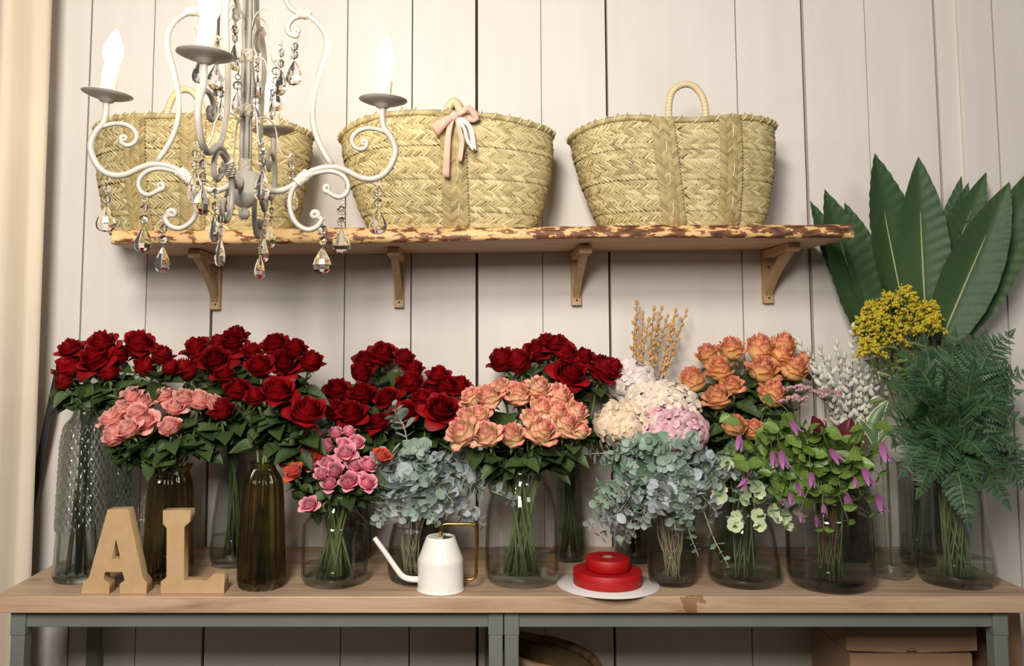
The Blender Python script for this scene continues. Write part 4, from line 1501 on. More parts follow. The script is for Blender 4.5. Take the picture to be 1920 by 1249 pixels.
PMH = {k_: pm(k_ + '_hydrangea_core', sr(190, 164, 130), sr(170, 150, 118), scale=40, rough=.8) for k_ in HM}
yh = VASE['v17']['c'].y
hydrangea(1182, 716, 48, yh + .03, 'white', 'white hydrangea head touching the red rose, furthest back', VASE['v17'], 1)
hydrangea(1240, 770, 68, yh - .04, 'cream', 'largest cream hydrangea head below the ochre willow twigs', VASE['v17'], 2)
hydrangea(1168, 798, 50, yh - .08, 'sand', 'sandy cream hydrangea head lowest at the left', VASE['v17'], 3)
hydrangea(1264, 810, 58, yh - .11, 'pink', 'pale pink hydrangea head nearest the orange roses', VASE['v17'], 4)

# ------------------------------------------------------------ sprigs
def euc_leaf(mat, wid, tip, seed):
    return leaf_data('leaf', mat, wid, 8, .2, .10, 0, tip, .02, .5, seed)


EUC = [[euc_leaf(m_, w_, tp_, i) for i, (w_, tp_) in enumerate(((.44, .55), (.36, .7), (.30, .9)))] for m_ in (M_euc, M_euc2, M_euc3)]


def sprig(name, label, cat, group, tip, Yt, vz, rr, leaves, mat_stem, L0, L1, npair, arch=.05, twist=True, stem_r=.0018, start=.52, extra=None, face=.35):
    tp = P(tip[0], tip[1], Yt)
    d = tp - vz['rim']
    M = vz['rim'] + Vector((rr.uniform(-1, 1), rr.uniform(-1, 1), 0)) * vz['rm'] * .6
    Q = vz['c'] + Vector((rr.uniform(-1, 1), rr.uniform(-1, 1), 0)) * vz['rb'] * .5 + Vector((0, 0, .016))
    mid = M.lerp(tp, .45) + Vector((0, 0, arch + .25 * max(0, -d.z) + .03))
    path = smooth_path([tp, M.lerp(tp, .78) + Vector((0, 0, arch * .7)), mid, M, Q], 22)
    base = path[-1]
    t = thing(name, label, cat, base, group)
    MB().add(*tube([p - base for p in path], [stem_r * (.5 + .5 * min(1, i / 12)) for i in range(22)], 5)).obj('stem', mat_stem, t)
    a = rr.uniform(0, PI)
    for i in range(npair):
        s = .0 + start * 1.25 * (i / npair) ** .9
        p = pos_on(path, s)
        tg = (pos_on(path, max(0, s - .02)) - pos_on(path, s + .02)).normalized()
        sx = tg.cross(Vector((0, 1, .2))).normalized()
        sy = tg.cross(sx)
        a += PI / 2 + rr.uniform(-.3, .3)
        L_ = L0 + (L1 - L0) * min(1, i / npair * 1.6) * rr.uniform(.8, 1.15)
        for sg in (1, -1):
            dd = (sx * math.cos(a) + sy * math.sin(a)) * sg + tg * rr.uniform(.15, .6)
            if rr.random() < .06:
                continue
            nn = tg + Vector((0, -face, .2)) + Vector((rr.uniform(-.7, .7), rr.uniform(-.7, .7), rr.uniform(-.7, .7)))
            link('leaf', leaves[rr.randrange(len(leaves))], t, frame(p - base, dd, nn, L_))
    if extra:
        extra(t, base, path)
    return t


def sprigs(tips, vz, where, group, name, what, cat, seed, leafsets, mat_stem, L0, L1, npair, Y0, sl=.0004, **kw):
    rr = random.Random(seed)
    for i, tpx in enumerate(sorted(tips)):
        Y = Y0 - (tpx[2] if len(tpx) > 2 else rr.uniform(-.02, .06))
        sprig(name, ordinal(i, what, where), cat, group, tpx[:2], Y, vz, rr, leafsets[rr.randrange(len(leafsets))], mat_stem, L0, L1, npair, **kw)


ve = VASE['v6']
sprigs([(735, 762, -.02), (702, 860), (692, 932, .04), (706, 980, .05), (728, 890, .03), (758, 868), (786, 842), (806, 900, .06), (832, 868), (845, 925, .07), (880, 868, .03), (908, 918, .05), (934, 905, .03), (962, 938, .06), (905, 985, .05), (838, 965, .08), (772, 935, .08), (918, 858, 0.0), (740, 945, .06), (868, 965, .06), (748, 972, .09), (784, 968, .10), (816, 978, .10), (850, 940, .10), (720, 958, .08)],
       ve, 'in the bunch over the watering can', 'eucalyptus over the watering can', 'eucalyptus_sprig', 'grey eucalyptus sprig', 'eucalyptus', 201, [EUC[0], EUC[1], EUC[1]], M_euc_stem, .020, .040, 12, ve['c'].y - .01)
ve = VASE['v9']
sprigs([(1112, 920, .0), (1106, 985, .05), (1128, 1006, .06), (1165, 1020, .07), (1172, 962, .05), (1132, 872, .0), (1178, 838, .04), (1166, 886, .03), (1212, 832, .07), (1250, 872, .08), (1298, 832, .05), (1332, 862, .05), (1290, 905, .09), (1352, 905, .06),
        (1228, 930, .09), (1300, 952, .09), (1345, 962, .07), (1268, 1000, .08), (1382, 890, .04), (1092, 852, -.03), (1150, 852, .02), (1200, 985, .08), (1118, 950, .06), (1140, 985, .08), (1150, 935, .08), (1190, 900, .08), (1185, 1005, .08), (1232, 962, .10), (1264, 958, .10), (1288, 978, .10)],
       ve, 'in the bunch above the ribbon rolls', 'eucalyptus above the ribbon rolls', 'eucalyptus_sprig', 'grey-green eucalyptus sprig', 'eucalyptus', 202, [EUC[0], EUC[2], EUC[1], EUC[0]], M_euc_stem, .020, .039, 13, ve['c'].y - .01)
sprigs([(1310, 1044, .07), (1366, 1062, .07)], ve, 'hanging down beside the ribbed tumbler', 'eucalyptus trailing by the tumbler', 'eucalyptus_sprig', 'trailing eucalyptus sprig', 'eucalyptus', 203, [EUC[2]], M_euc_stem, .012, .026, 10, ve['c'].y - .01)

# ------------------------------------------------------------ green flower sprigs (wide jar)
GL = [leaf_data('leaf', M_clem, .34, 9, .4, .2, 0, .8, .03, .42, s_) for s_ in range(3)]
GL2 = [leaf_data('leaf', M_euc3, .26, 9, .4, .2, .06, .8, .03, .45, s_) for s_ in range(2)]
fl5 = MB()
for k in range(5):
    a = k * 2 * PI / 5
    v, uv = [], []
    for i in range(5):
        t = i / 4
        r = .08 + .9 * t
        w = .52 * math.sin(PI * (.10 + .72 * t))
        z = .42 * t * t
        for s in (-1, 0, 1):
            v.append((r * math.cos(a) - s * w * math.sin(a), r * math.sin(a) + s * w * math.cos(a), z + .06 * abs(s)))
            uv.append((.5 + .5 * s, max(.05, t)))
    fl5.add(v, grid_faces(5, 3), uv)
ME_hell = fl5.data('petal_cup', M_hell)


def hell_extra(rr):
    def fn(t, base, path):
        for q in range(2):
            p = path[0] if q == 0 else pos_on(path, .12)
            d = Vector((rr.uniform(-.6, .6), -1.0, rr.uniform(-.3, .5))).normalized()
            link('flower', ME_hell, t, frame(p - base, d.orthogonal(), d, rr.uniform(.012, .020)))
    return fn


vg = VASE['v10']
sprigs([(1362, 868, .02), (1392, 852, .02), (1424, 924, .08), (1426, 985, .08), (1455, 972, .06), (1392, 938, .07), (1350, 930, .04), (1440, 880, .03), (1470, 920, .05), (1405, 895, .05), (1475, 985, .03), (1378, 985, .05), (1340, 890, .02)],
       vg, 'over the wide clear jar', 'pale green flower sprigs in the wide jar', 'green_flower_sprig', 'pale green flowering sprig', 'flower sprig', 204, [GL2, GL2, GL], M_stem, .02, .036, 7, vg['c'].y - .01, extra=hell_extra(random.Random(5)))

# ------------------------------------------------------------ clematis
bell = []
for s in range(3):
    rr = random.Random(s)
    mb = MB()
    for k in range(4):
        a = k * PI / 2
        v, uv = [], []
        for i in range(7):
            t = i / 6
            r = .16 * math.sin(PI * min(1, t * 1.4 + .1) / 2) + .32 * max(0, t - .62) ** 1.3 * (1 + s * .5)
            w = .15 * math.sin(PI * (.18 + .8 * t)) + .004
            for q in (-1, 0, 1):
                v.append((r * math.cos(a) - q * w * math.sin(a), r * math.sin(a) + q * w * math.cos(a), t))
                uv.append((.5 + .5 * q, max(t, .05)))
        mb.add(v, grid_faces(7, 3), uv)
    bell.append(mb.data('bell', M_purple))
vc = VASE['v11']
rrc = random.Random(9)


def bell_at(px, py, ln, hang, Y, i):
    p = P(px, py, Y)
    k = mpp(p)
    d = Vector((hang, -.25, -1)).normalized()
    top_ = p - d * ln * k * .5
    pth = smooth_path([top_, top_ - d * .018 + Vector((0, 0, .012)), top_ + Vector((rrc.uniform(-.03, .03), .04, .035)), vc['rim'] + (top_ - vc['rim']) * .35 + Vector((0, 0, .03)), vc['rim'] + Vector((rrc.uniform(-1, 1) * vc['rm'] * .6, 0, 0)), vc['c'] + Vector((rrc.uniform(-.02, .02), rrc.uniform(-.02, .02), .016))], 18)
    base = pth[-1]
    t = thing('clematis_flower', ordinal(i, 'purple clematis bell', 'over the smoky jar'), 'clematis', base, 'purple clematis bells over the smoky jar')
    link('bell', bell[i % 3], t, frame(top_ - base, d.orthogonal(), d, (ln * k * 1.1, ln * k * 1.1, ln * k * 1.05)))
    MB().add(*tube([q - base for q in pth], .0009, 5)).obj('stem', M_stem, t)
    for q in range(3):
        pp = pos_on(pth, rrc.uniform(.18, .5))
        link('leaf', GL[rrc.randrange(3)], t, frame(pp - base, rnd_dir(rrc, -.7, .5, .6), Vector((0, -1, .6)), rrc.uniform(.030, .046)))


bells = sorted([(1386, 830, 30, -.1), (1450, 861, 28, .1), (1468, 862, 34, .2), (1404, 880, 24, .1), (1394, 907, 26, -.9), (1490, 801, 28, .6), (1566, 855, 30, .7), (1626, 893, 34, .3), (1658, 848, 36, .2), (1522, 900, 28, .0), (1500, 924, 34, .1),
                (1483, 934, 22, 0), (1590, 940, 32, .1), (1651, 944, 34, .2), (1545, 957, 24, 0), (1502, 967, 24, .1), (1532, 977, 22, .1), (1604, 905, 20, 0), (1470, 940, 18, 0)])
for i, (a, b2, c2, d2) in enumerate(bells):
    bell_at(a, b2, c2, d2, vc['c'].y - .09 - .03 * math.sin(i * 2.1), i)
sprigs([(1388, 842, .04), (1425, 828, .02), (1448, 800, .0), (1478, 815, .03), (1500, 850, .08), (1530, 836, .05), (1560, 880, .09), (1590, 885, .07), (1628, 862, .04), (1648, 890, .06), (1668, 860, .03), (1470, 880, .08), (1440, 870, .06), (1520, 925, .10), (1575, 920, .1), (1615, 930, .08),
        (1640, 960, .06), (1500, 960, .09), (1545, 990, .1), (1470, 950, .07), (1590, 975, .1), (1525, 870, .07), (1455, 925, .07), (1420, 850, .04), (1545, 850, .03), (1605, 905, .09)],
       vc, 'over the smoky jar', 'leafy clematis sprigs over the smoky jar', 'clematis_sprig', 'bright green clematis sprig', 'clematis', 205, [GL], M_stem, .023, .042, 5, vc['c'].y - .0, face=.55)

# ------------------------------------------------------------ ferns
pin = MB()
for i in range(9):
    t = i / 9
    for sg in (1, -1):
        y = .06 + .88 * t
        l_ = .25 * (1 - t) ** .8 + .035
        w = .082 * (1 - .5 * t)
        b0 = Vector((0, y, 0))
        tipv = Vector((sg * l_, y + l_ * .55, -.03))
        mid = b0.lerp(tipv, .5)
        n_ = Vector((-(tipv - b0).y, (tipv - b0).x, 0)).normalized() * w
        pin.add([b0[:], (mid + n_ + Vector((0, 0, .012)))[:], tipv[:], (mid - n_ + Vector((0, 0, .012)))[:]], [(0, 1, 2, 3)])
pin.add(*tube([Vector((0, 0, 0)), Vector((0, .5, 0)), Vector((0, 1, -.02))], [.012, .01, .004], 4))
ME_pin = pin.data('pinna', M_fern, smooth=False)


def frond(px, py, dy, L_px, vz, label, rr):
    rimp = vz['rim']
    tp = P(px, py, vz['c'].y + dy)
    k = mpp(tp)
    M = rimp + Vector((rr.uniform(-1, 1), rr.uniform(-1, 1), 0)) * vz['rm'] * .5
    dv = tp - M
    mid = M + dv * .5 + Vector((0, 0, .05 + .3 * max(0, -dv.z) + .18 * abs(dv.x)))
    Q = vz['c'] + Vector((rr.uniform(-1, 1), rr.uniform(-1, 1), 0)) * vz['rb'] * .5 + Vector((0, 0, .016))
    path = smooth_path([tp, mid, M, Q], 28)
    base = path[-1]
    t = thing('fern_frond', label, 'fern', base, 'fern fronds in the flared vase')
    MB().add(*tube([p - base for p in path], [.0007 + .0014 * min(1, i / 14) for i in range(28)], 5)).obj('rachis', M_stem, t)
    # blade occupies the last L_px
    tot = 0
    cum = [0]
    for a, b2 in zip(path[:-1], path[1:]):
        tot += (b2 - a).length
        cum.append(tot)
    Lm = min(L_px * k, cum[-1] * .62)
    np_ = 11
    for i in range(np_):
        s = Lm * ((i + .3) / np_)
        j = next((q for q in range(len(cum) - 1) if cum[q + 1] >= s), len(cum) - 2)
        u = (s - cum[j]) / max(1e-6, cum[j + 1] - cum[j])
        p = path[j].lerp(path[j + 1], u)
        tg = (path[j] - path[j + 1]).normalized()
        nn = Vector((rr.uniform(-.25, .25), -.9, .55 + rr.uniform(-.2, .2)))
        nn = (nn - tg * nn.dot(tg)).normalized()
        sd = tg.cross(nn)
        pl = Lm * .46 * ((i + .8) / np_) ** .8 * (1 if i < np_ - 2 else .9) + .006
        for sg in (1, -1):
            d = sd * sg + tg * .55 + nn * rr.uniform(-.15, .1)
            link('pinna', ME_pin, t, frame(p - base, d, nn + Vector((0, 0, .1 * sg)), pl))
    tpd = (path[0] - path[1]).normalized()
    link('pinna', ME_pin, t, frame(path[0] - base - tpd * .004, tpd, Vector((0, -1, .5)), .03))


vf = VASE['v13']
rrf = random.Random(77)
fr = sorted([(1893, 628, .03, 150), (1845, 632, .05, 150), (1790, 628, .06, 150), (1735, 640, .05, 150), (1695, 668, .02, 140), (1672, 720, .0, 150), (1668, 775, -.03, 150), (1680, 830, -.06, 140), (1695, 885, -.08, 130), (1725, 920, -.1, 120), (1815, 978, -.12, 110),
             (1905, 735, .0, 160), (1918, 790, -.04, 170), (1922, 700, .04, 150), (1915, 850, -.06, 160), (1930, 920, -.03, 150), (1885, 940, -.07, 130), (1770, 700, -.08, 150), (1720, 745, -.1, 150), (1825, 690, -.06, 150), (1865, 765, -.1, 150), (1850, 860, -.13, 140),
             (1760, 830, -.14, 140), (1800, 760, -.13, 150), (1750, 890, -.12, 120), (1830, 905, -.13, 120)])
for i, q in enumerate(fr):
    frond(*q, vf, ordinal(i, 'dark green fern frond', 'in the fern bunch at right'), rrf)

# ------------------------------------------------------------ broad leaves
def strel(tip, foot, wpx, Y, label, rr, face=0.0, bend=0.0, torn=0.0):
    a, b2 = P(tip[0], tip[1], Y[0]), P(foot[0], foot[1], Y[1])
    k = mpp((a + b2) / 2)
    vz = VASE['v20']
    Q = vz['c'] + Vector((rr.uniform(-.01, .01), rr.uniform(-.01, .01), .016))
    ax = a - b2
    L_ = ax.length
    d = ax.normalized()
    n = Vector((math.sin(face), -math.cos(face), .15))
    n = (n - d * n.dot(d)).normalized()
    sx = d.cross(n)
    t = thing('broad_leaf', label, 'leaf', Q, 'tall broad leaves behind the ferns')
    nu, nv = 84, 11
    v = []
    ph = rr.uniform(0, 6)
    for i in range(nu):
        u = i / (nu - 1)
        w = wpx * k * .5 * ((1 - u) ** .95 * (u + .1) ** .75 / .366) if u < 1 else .0005
        cpt = b2 + ax * u + n * (bend * math.sin(PI * u) + .0)
        for j in range(nv):
            s = -1 + 2 * j / (nv - 1)
            rip = .0016 * math.sin(u * 95 - abs(s) * 7 + ph) * abs(s)
            edge = 1 + .012 * math.sin(u * 41 + ph) * (abs(s) > .95)
            v.append((cpt + sx * (s * w * edge) + n * (.30 * w * (abs(s) ** 1.3) - .1 * w + rip) - Q)[:])
    o = MB().add(v, grid_faces(nu, nv)).obj('blade', M_strel, t)
    MB().add(*tube([(b2 + ax * u + n * (bend * math.sin(PI * u) - .002 - .0 * u) + n * (-.1 * wpx * k * .5 + .002) - Q) for u in [i / 14 * .97 for i in range(15)]], [.0034 * (1 - .8 * i / 14) for i in range(15)], 6)).obj('midrib', M_rib, t)
    pth = smooth_path([b2 + ax * .02, vz['rim'].lerp(b2, .4), vz['rim'] + Vector((rr.uniform(-.01, .01), 0, 0)), Q], 12)
    MB().add(*tube([p - Q for p in pth], .005, 6)).obj('stalk', M_stem, t)


rs = random.Random(31)
strel((1640, 288), (1700, 590), 112, (-.13, -.12), 'tallest broad leaf with pale side ribs left of the twin tips', rs, .25)
strel((1722, 294), (1737, 600), 92, (-.14, -.12), 'second tall upright broad leaf, darker, above the goldenrod', rs, -.15)
strel((1893, 341), (1765, 640), 98, (-.20, -.14), 'broad leaf slanting right above the ferns, pale midrib', rs, -.2)
strel((1546, 356), (1640, 640), 104, (-.10, -.10), 'broad leaf slanting left just beyond the shelf end', rs, .2)
strel((1584, 380), (1660, 620), 80, (-.08, -.09), 'broad leaf with blunt tip above the shelf end', rs, .1)
strel((1519, 377), (1625, 600), 60, (-.05, -.08), 'narrow dark leaf furthest left behind the shelf end', rs, .1)
strel((1849, 323), (1755, 570), 66, (-.09, -.10), 'broad leaf half hidden right of the darker upright one', rs, -.2)
strel((1803, 330), (1750, 560), 44, (-.06, -.09), 'slim leaf tip peeking behind the half hidden leaves', rs, -.5)
strel((1816, 342), (1752, 570), 48, (-.075, -.095), 'second slim leaf tip peeking behind the half hidden leaves', rs, -.3)
strel((1950, 322), (1800, 620), 88, (-.14, -.11), 'darkest broad leaf leaning out at the right picture edge', rs, -.4)
strel((1962, 290), (1820, 560), 70, (-.09, -.09), 'greyish broad leaf behind the darkest one at the right edge', rs, -.3)

# ------------------------------------------------------------ goldenrod
def octa_beads(pts, r, rr, sub=False):
    base_v = np.array([(1, 0, 0), (-1, 0, 0), (0, 1, 0), (0, -1, 0), (0, 0, 1), (0, 0, -1)], float)
    base_f = [(0, 2, 4), (2, 1, 4), (1, 3, 4), (3, 0, 4), (2, 0, 5), (1, 2, 5), (3, 1, 5), (0, 3, 5)]
    mb = MB()
    for p in pts:
        q = r * rr.uniform(.7, 1.25)
        mb.add(base_v * q + np.array(p), base_f)
    return mb


def goldenrod(px, py, Y, size, label, rr, vz):
    tp = P(px, py, Y)
    k = mpp(tp)
    foot = P(1690 + (px - 1690) * .35, py + 120, Y + .01)
    Q = vz['c'] + Vector((rr.uniform(-.015, .015), rr.uniform(-.015, .015), .016))
    pth = smooth_path([tp, tp.lerp(foot, .4), foot, vz['rim'], Q], 18)
    t = thing('goldenrod', label, 'goldenrod', Q, 'yellow goldenrod stems above the ferns')
    MB().add(*tube([p - Q for p in pth], .0016, 5)).obj('stem', M_gstem, t)
    pts, tw = [], MB()
    for b in range(15):
        s = .01 + .20 * b / 15
        p = pos_on(pth, s)
        a = b * 2.4 + rr.uniform(-.3, .3)
        out = Vector((math.cos(a), math.sin(a) * .8 - .2, .55 - .02 * b)).normalized()
        ln = size * k * (.25 + .75 * b / 15) * rr.uniform(.8, 1.1)
        q0 = p
        q1 = p + out * ln * .6 + Vector((0, 0, .004))
        q2 = p + out * ln + Vector((0, 0, -.010 * b / 15))
        br = smooth_path([q0, q1, q2], 8)
        tw.add(*tube([x - Q for x in br], .0006, 4))
        for u in range(20):
            c0_ = pos_on(br, .25 + .75 * u / 20) + Vector((rr.gauss(0, .0026), rr.gauss(0, .0026), abs(rr.gauss(0, .004))))
            pts.append((c0_ - Q)[:])
    tw.obj('twig', M_gstem, t)
    o = octa_beads(pts, .0035, rr).obj('florets', M_gold, t, smooth=False)
    o['kind'] = 'stuff'
    for q in range(5):
        link('leaf', LEAF_g, t, frame(pos_on(pth, rr.uniform(.2, .5)) - Q, rnd_dir(rr, -.3, .5, .3), Vector((0, -1, .5)), rr.uniform(.03, .05)))


LEAF_g = leaf_data('leaf', M_gstem, .14, 7, .3, .2, 0, .9, .02, .45, 3)
rg = random.Random(55)
gold = sorted([(1612, 600), (1632, 572), (1648, 590), (1665, 556), (1700, 545), (1715, 572), (1745, 572), (1752, 596), (1690, 598), (1640, 622), (1620, 640), (1725, 600), (1672, 618)])
for i, (a, b2) in enumerate(gold):
    goldenrod(a, b2, -.20 - .02 * math.sin(i * 1.7) - .0004 * (b2 - 580), 36, ordinal(i, 'yellow goldenrod plume', 'above the ferns'), rg, VASE['v14'])

# ------------------------------------------------------------ willow twigs
v, f = ball((0, 0, .5), .5, 6, 7, 1.0)
v = [(q[0] * .62 * (1.1 - .35 * q[2]), q[1] * .62 * (1.1 - .35 * q[2]), q[2]) for q in v]
ME_cs = MB().add(v, f).data('catkin', M_catk)
ME_co = MB().add([(q[0] * 1.2, q[1] * 1.2, q[2]) for q in v], f).data('catkin', M_catko)


def willow(tip, Y, vz, label, group, me_, lpx, n, span, rr, name):
    tp = P(tip[0], tip[1], Y)
    k = mpp(tp)
    Q = vz['c'] + Vector((rr.uniform(-.012, .012), rr.uniform(-.012, .012), .016))
    M = vz['rim'] + Vector((rr.uniform(-1, 1), rr.uniform(-1, 1), 0)) * vz['rm'] * .5
    pth = smooth_path([tp, tp.lerp(M, .5) + Vector((rr.uniform(-.008, .008), 0, 0)), M, Q], 20)
    t = thing(name, label, 'willow twig', Q, group)
    MB().add(*tube([p - Q for p in pth], [.0008 + .0010 * min(1, i / 10) for i in range(20)], 5)).obj('twig', M_stem_brown, t)
    a = rr.uniform(0, 6)
    tot = (tp - M).length
    for i in range(n):
        s = (span * k) * i / n / tot * (2 / 3) * .9
        p = pos_on(pth, min(s, .6))
        a += 2.4
        tg = (pth[0] - pth[2]).normalized()
        d = Vector((math.cos(a), math.sin(a) * .7, .0)) * .75 + tg * .9
        if i == 0:
            d = tg
        link('catkin', me_, t, frame(p - Q, d.orthogonal(), d, lpx * k * rr.uniform(.8, 1.2)))


rw = random.Random(66)
ochre = sorted([(1194, 573, .03), (1191, 600, .02), (1206, 590, .0), (1226, 583, .03), (1240, 582, -.01), (1251, 596, .01), (1266, 586, .02), (1286, 586, .0), (1216, 604, -.02), (1262, 612, -.02), (1234, 612, .03)])
for i, (a, b2, d2) in enumerate(ochre):
    willow((a, b2), yh + .05 + d2, VASE['v17'], ordinal(i, 'ochre willow twig', 'above the hydrangeas'), 'ochre willow twigs above the hydrangeas', ME_co, 9.5, 14, 150, rw, 'ochre_willow_twig')
silver = sorted([(1503, 648, .0), (1520, 662, .02), (1540, 656, .0), (1556, 678, -.02), (1570, 648, .02), (1584, 674, -.01), (1600, 618, .01), (1612, 660, -.02), (1636, 662, .0), (1650, 660, -.02), (1662, 676, .01), (1682, 688, -.01), (1530, 690, -.03), (1592, 690, -.04), (1625, 700, -.04), (1645, 720, -.04), (1550, 712, -.05)])
ys = VASE['v19']['c'].y
for i, (a, b2, d2) in enumerate(silver):
    willow((a, b2), ys - .02 + d2, VASE['v19'], ordinal(i, 'silver pussy willow twig', 'behind the clematis'), 'silver willow twigs behind the clematis', ME_cs, 15, 14, 190, rw, 'pussy_willow_twig')

# ------------------------------------------------------------ pink bud heads
def rice(px, py, w, h, Y, label, rr):
    vz = VASE['v11']
    c = P(px, py, Y)
    k = mpp(c)
    pth = smooth_path([c + Vector((0, 0, -h * k * .4)), c + Vector((.005, .01, -.10)), vz['rim'], vz['c'] + Vector((.01, .01, .016))], 14)
    Q = pth[-1]
    t = thing('pink_bud_flower', label, 'flower', Q, 'pink bud clusters beside the orange roses')
    st = MB().add(*tube([p - Q for p in pth], .0018, 5))
    pts = []
    for i in range(16):
        a = rr.uniform(0, 2 * PI)
        q = math.sqrt(rr.random())
        cc = c + Vector((math.cos(a) * q * w * k * .5, math.sin(a) * q * .03, (.35 - .55 * q * q + rr.uniform(-.2, .2)) * h * k * .5))
        st.add(*tube([pth[0] - Q, cc - Q], .0006, 4))
        for j in range(24):
            b_ = rr.uniform(0, 2 * PI)
            zz = rr.uniform(-.1, 1)
            r_ = math.sqrt(max(0, 1 - zz * zz)) * .0075
            pts.append((cc + Vector((math.cos(b_) * r_, math.sin(b_) * r_, zz * .005)) - Q)[:])
    st.obj('stem', M_stem, t)
    o = octa_beads(pts, .0019, rr).obj('buds', M_rice, t, smooth=False)
    o['kind'] = 'stuff'


rice(1492, 752, 62, 46, -.24, 'larger pink bud cluster beside the orange roses', random.Random(1))
rice(1500, 730, 46, 26, -.225, 'small pink bud cluster just above the larger one', random.Random(2))
rice(1546, 738, 56, 34, -.225, 'pink bud cluster right of the larger one before the willow', random.Random(3))
rice(1535, 790, 22, 10, -.235, 'tiny low pink bud cluster above the clematis', random.Random(4))

# ------------------------------------------------------------ maroon leaves and variegated leaf
def blade(pts, wids, n_hint, mat, name, t, Q, cup=.35, nv=7):
    p = smooth_path(pts, 16)
    ws = np.interp(np.linspace(0, 1, 16), np.linspace(0, 1, len(wids)), wids)
    v = []
    for i in range(16):
        tg = (p[min(i + 1, 15)] - p[max(i - 1, 0)]).normalized()
        n = Vector(n_hint)
        n = (n - tg * n.dot(tg)).normalized()
        sx = tg.cross(n)
        for j in range(nv):
            s = -1 + 2 * j / (nv - 1)
            v.append((p[i] + sx * (s * ws[i]) - n * (cup * ws[i] * s * s) - Q)[:])
    return MB().add(v, grid_faces(16, nv)).obj(name, mat, t), p


vm = VASE['v11']
Qm = vm['c'] + Vector((.0, .0, .016))
for (label, px4, w4, off) in (('folded maroon leaf beside the pussy willow on a red stalk', [(1612, 842), (1602, 828), (1592, 806), (1594, 784)], (.012, .030, .026, .002), .004),
                              ('maroon leaf lower left of the folded one on a red stalk', [(1560, 840), (1545, 815), (1532, 795), (1524, 780)], (.010, .016, .014, .002), -.016)):
    t = thing('maroon_leaf', label, 'leaf', Qm + Vector((off, 0, 0)), 'maroon leaves in the smoky jar')
    Q = Vector(t.location)
    pts = [P(a, b2, -.33) for a, b2 in px4]
    o, p = blade(pts, w4, (-.3, -1, .3), M_maroon, 'blade', t, Q, .7)
    MB().add(*tube([q - Q for q in smooth_path([pts[0], pts[0].lerp(vm['rim'], .6), vm['rim'] + Vector((off, -.02, 0)), Q], 12)], .0034, 6)).obj('stalk', M_stem_red, t)
t = thing('variegated_leaf_sprig', 'cream-edged variegated leaf sprig left of the ferns', 'leaf sprig', VASE['v12']['c'] + Vector((0, 0, .016)))
Q = Vector(t.location)
vv = VASE['v12']
for (px4, w4) in (([(1642, 832), (1638, 800), (1648, 775), (1664, 752)], (.006, .016, .013, .002)), ([(1640, 832), (1630, 810), (1618, 795), (1612, 785)], (.005, .008, .006, .001)),
                  ([(1644, 832), (1660, 812), (1674, 818), (1680, 850)], (.005, .008, .007, .001))):
    pts = [P(a, b2, -.27) for a, b2 in px4]
    o, p = blade(pts, w4, (-.2, -1, .2), M_varieg, 'leaf', t, Q, .4)
    ws = np.interp(np.linspace(0, 1, 16), np.linspace(0, 1, len(w4)), w4)
    mg = MB()
    for sg in (1, -1):
        e = []
        for i in range(16):
            tg = (p[min(i + 1, 15)] - p[max(i - 1, 0)]).normalized()
            n = Vector((-.2, -1, .2))
            n = (n - tg * n.dot(tg)).normalized()
            e.append(p[i] + tg.cross(n) * (sg * ws[i]) - n * (.4 * ws[i]) - Q)
        mg.add(*tube(e, .0013, 5))
    mg.obj('margin', M_cream, o)
p0 = P(1642, 832, -.27)
MB().add(*tube([q - Q for q in smooth_path([p0, p0.lerp(vv['rim'], .6), vv['rim'], Q], 10)], .0026, 6)).obj('stem', M_stem, t)
# ------------------------------------------------------------ letters
M_mdf = pm('plain_fibreboard', sr(182, 148, 104), sr(190, 157, 113), scale=40, rough=0.75)


def letter(name, polys, label, Yf, depth):
    cu = bpy.data.curves.new(name, 'CURVE')
    cu.dimensions = '2D'
    cu.fill_mode = 'BOTH'
    cu.extrude = depth / 2
    cu.bevel_depth = 0.0012
    xs = [p[0] for p in polys[0]]
    ys = [p[1] for p in polys[0]]
    org = P(sum(xs) / len(xs), max(ys), Yf)
    zb = org.z
    for poly in polys:
        sp = cu.splines.new('POLY')
        sp.points.add(len(poly) - 1)
        for q, (a, b2) in zip(sp.points, poly):
            w = P(a, b2, Yf)
            q.co = (w.x - org.x, w.z - zb, 0, 1)
        sp.use_cyclic_u = True
    tmp = bpy.data.objects.new(name + '_tmp', cu)
    COL.objects.link(tmp)
    me_ = bpy.data.meshes.new_from_object(tmp.evaluated_get(bpy.context.evaluated_depsgraph_get()))
    bpy.data.objects.remove(tmp)
    me_.materials.clear()
    me_.materials.append(M_mdf)
    o = link(name, me_)
    o.rotation_euler = (PI / 2, 0, 0)
    o.location = (org.x, Yf + depth / 2 + 0.001, TZ + 0.0015)
    tag(o, label, 'letter', 'fibreboard letters at the left of the worktop')


letter('letter_block', [[(202.5, 957.7), (239, 957), (266, 1084), (274, 1094), (274, 1114), (225, 1114), (225, 1097), (234.5, 1089), (229.7, 1073), (196, 1073), (192.5, 1088), (203.4, 1095), (204, 1114), (153, 1114), (156, 1094), (167, 1085)],
                        [(217.5, 1009), (207, 1051), (227, 1051)]], 'tan fibreboard block letter A at the left of the worktop', -.445, .032)
letter('letter_block', [[(306, 959), (356, 959), (356, 978), (345, 988), (343, 1090.5), (388, 1090.5), (401, 1078), (420, 1078), (419, 1113), (302, 1113), (302, 1092), (313, 1083), (313, 991), (306, 982)]],
       'tan fibreboard block letter L right of the letter A', -.443, .032)

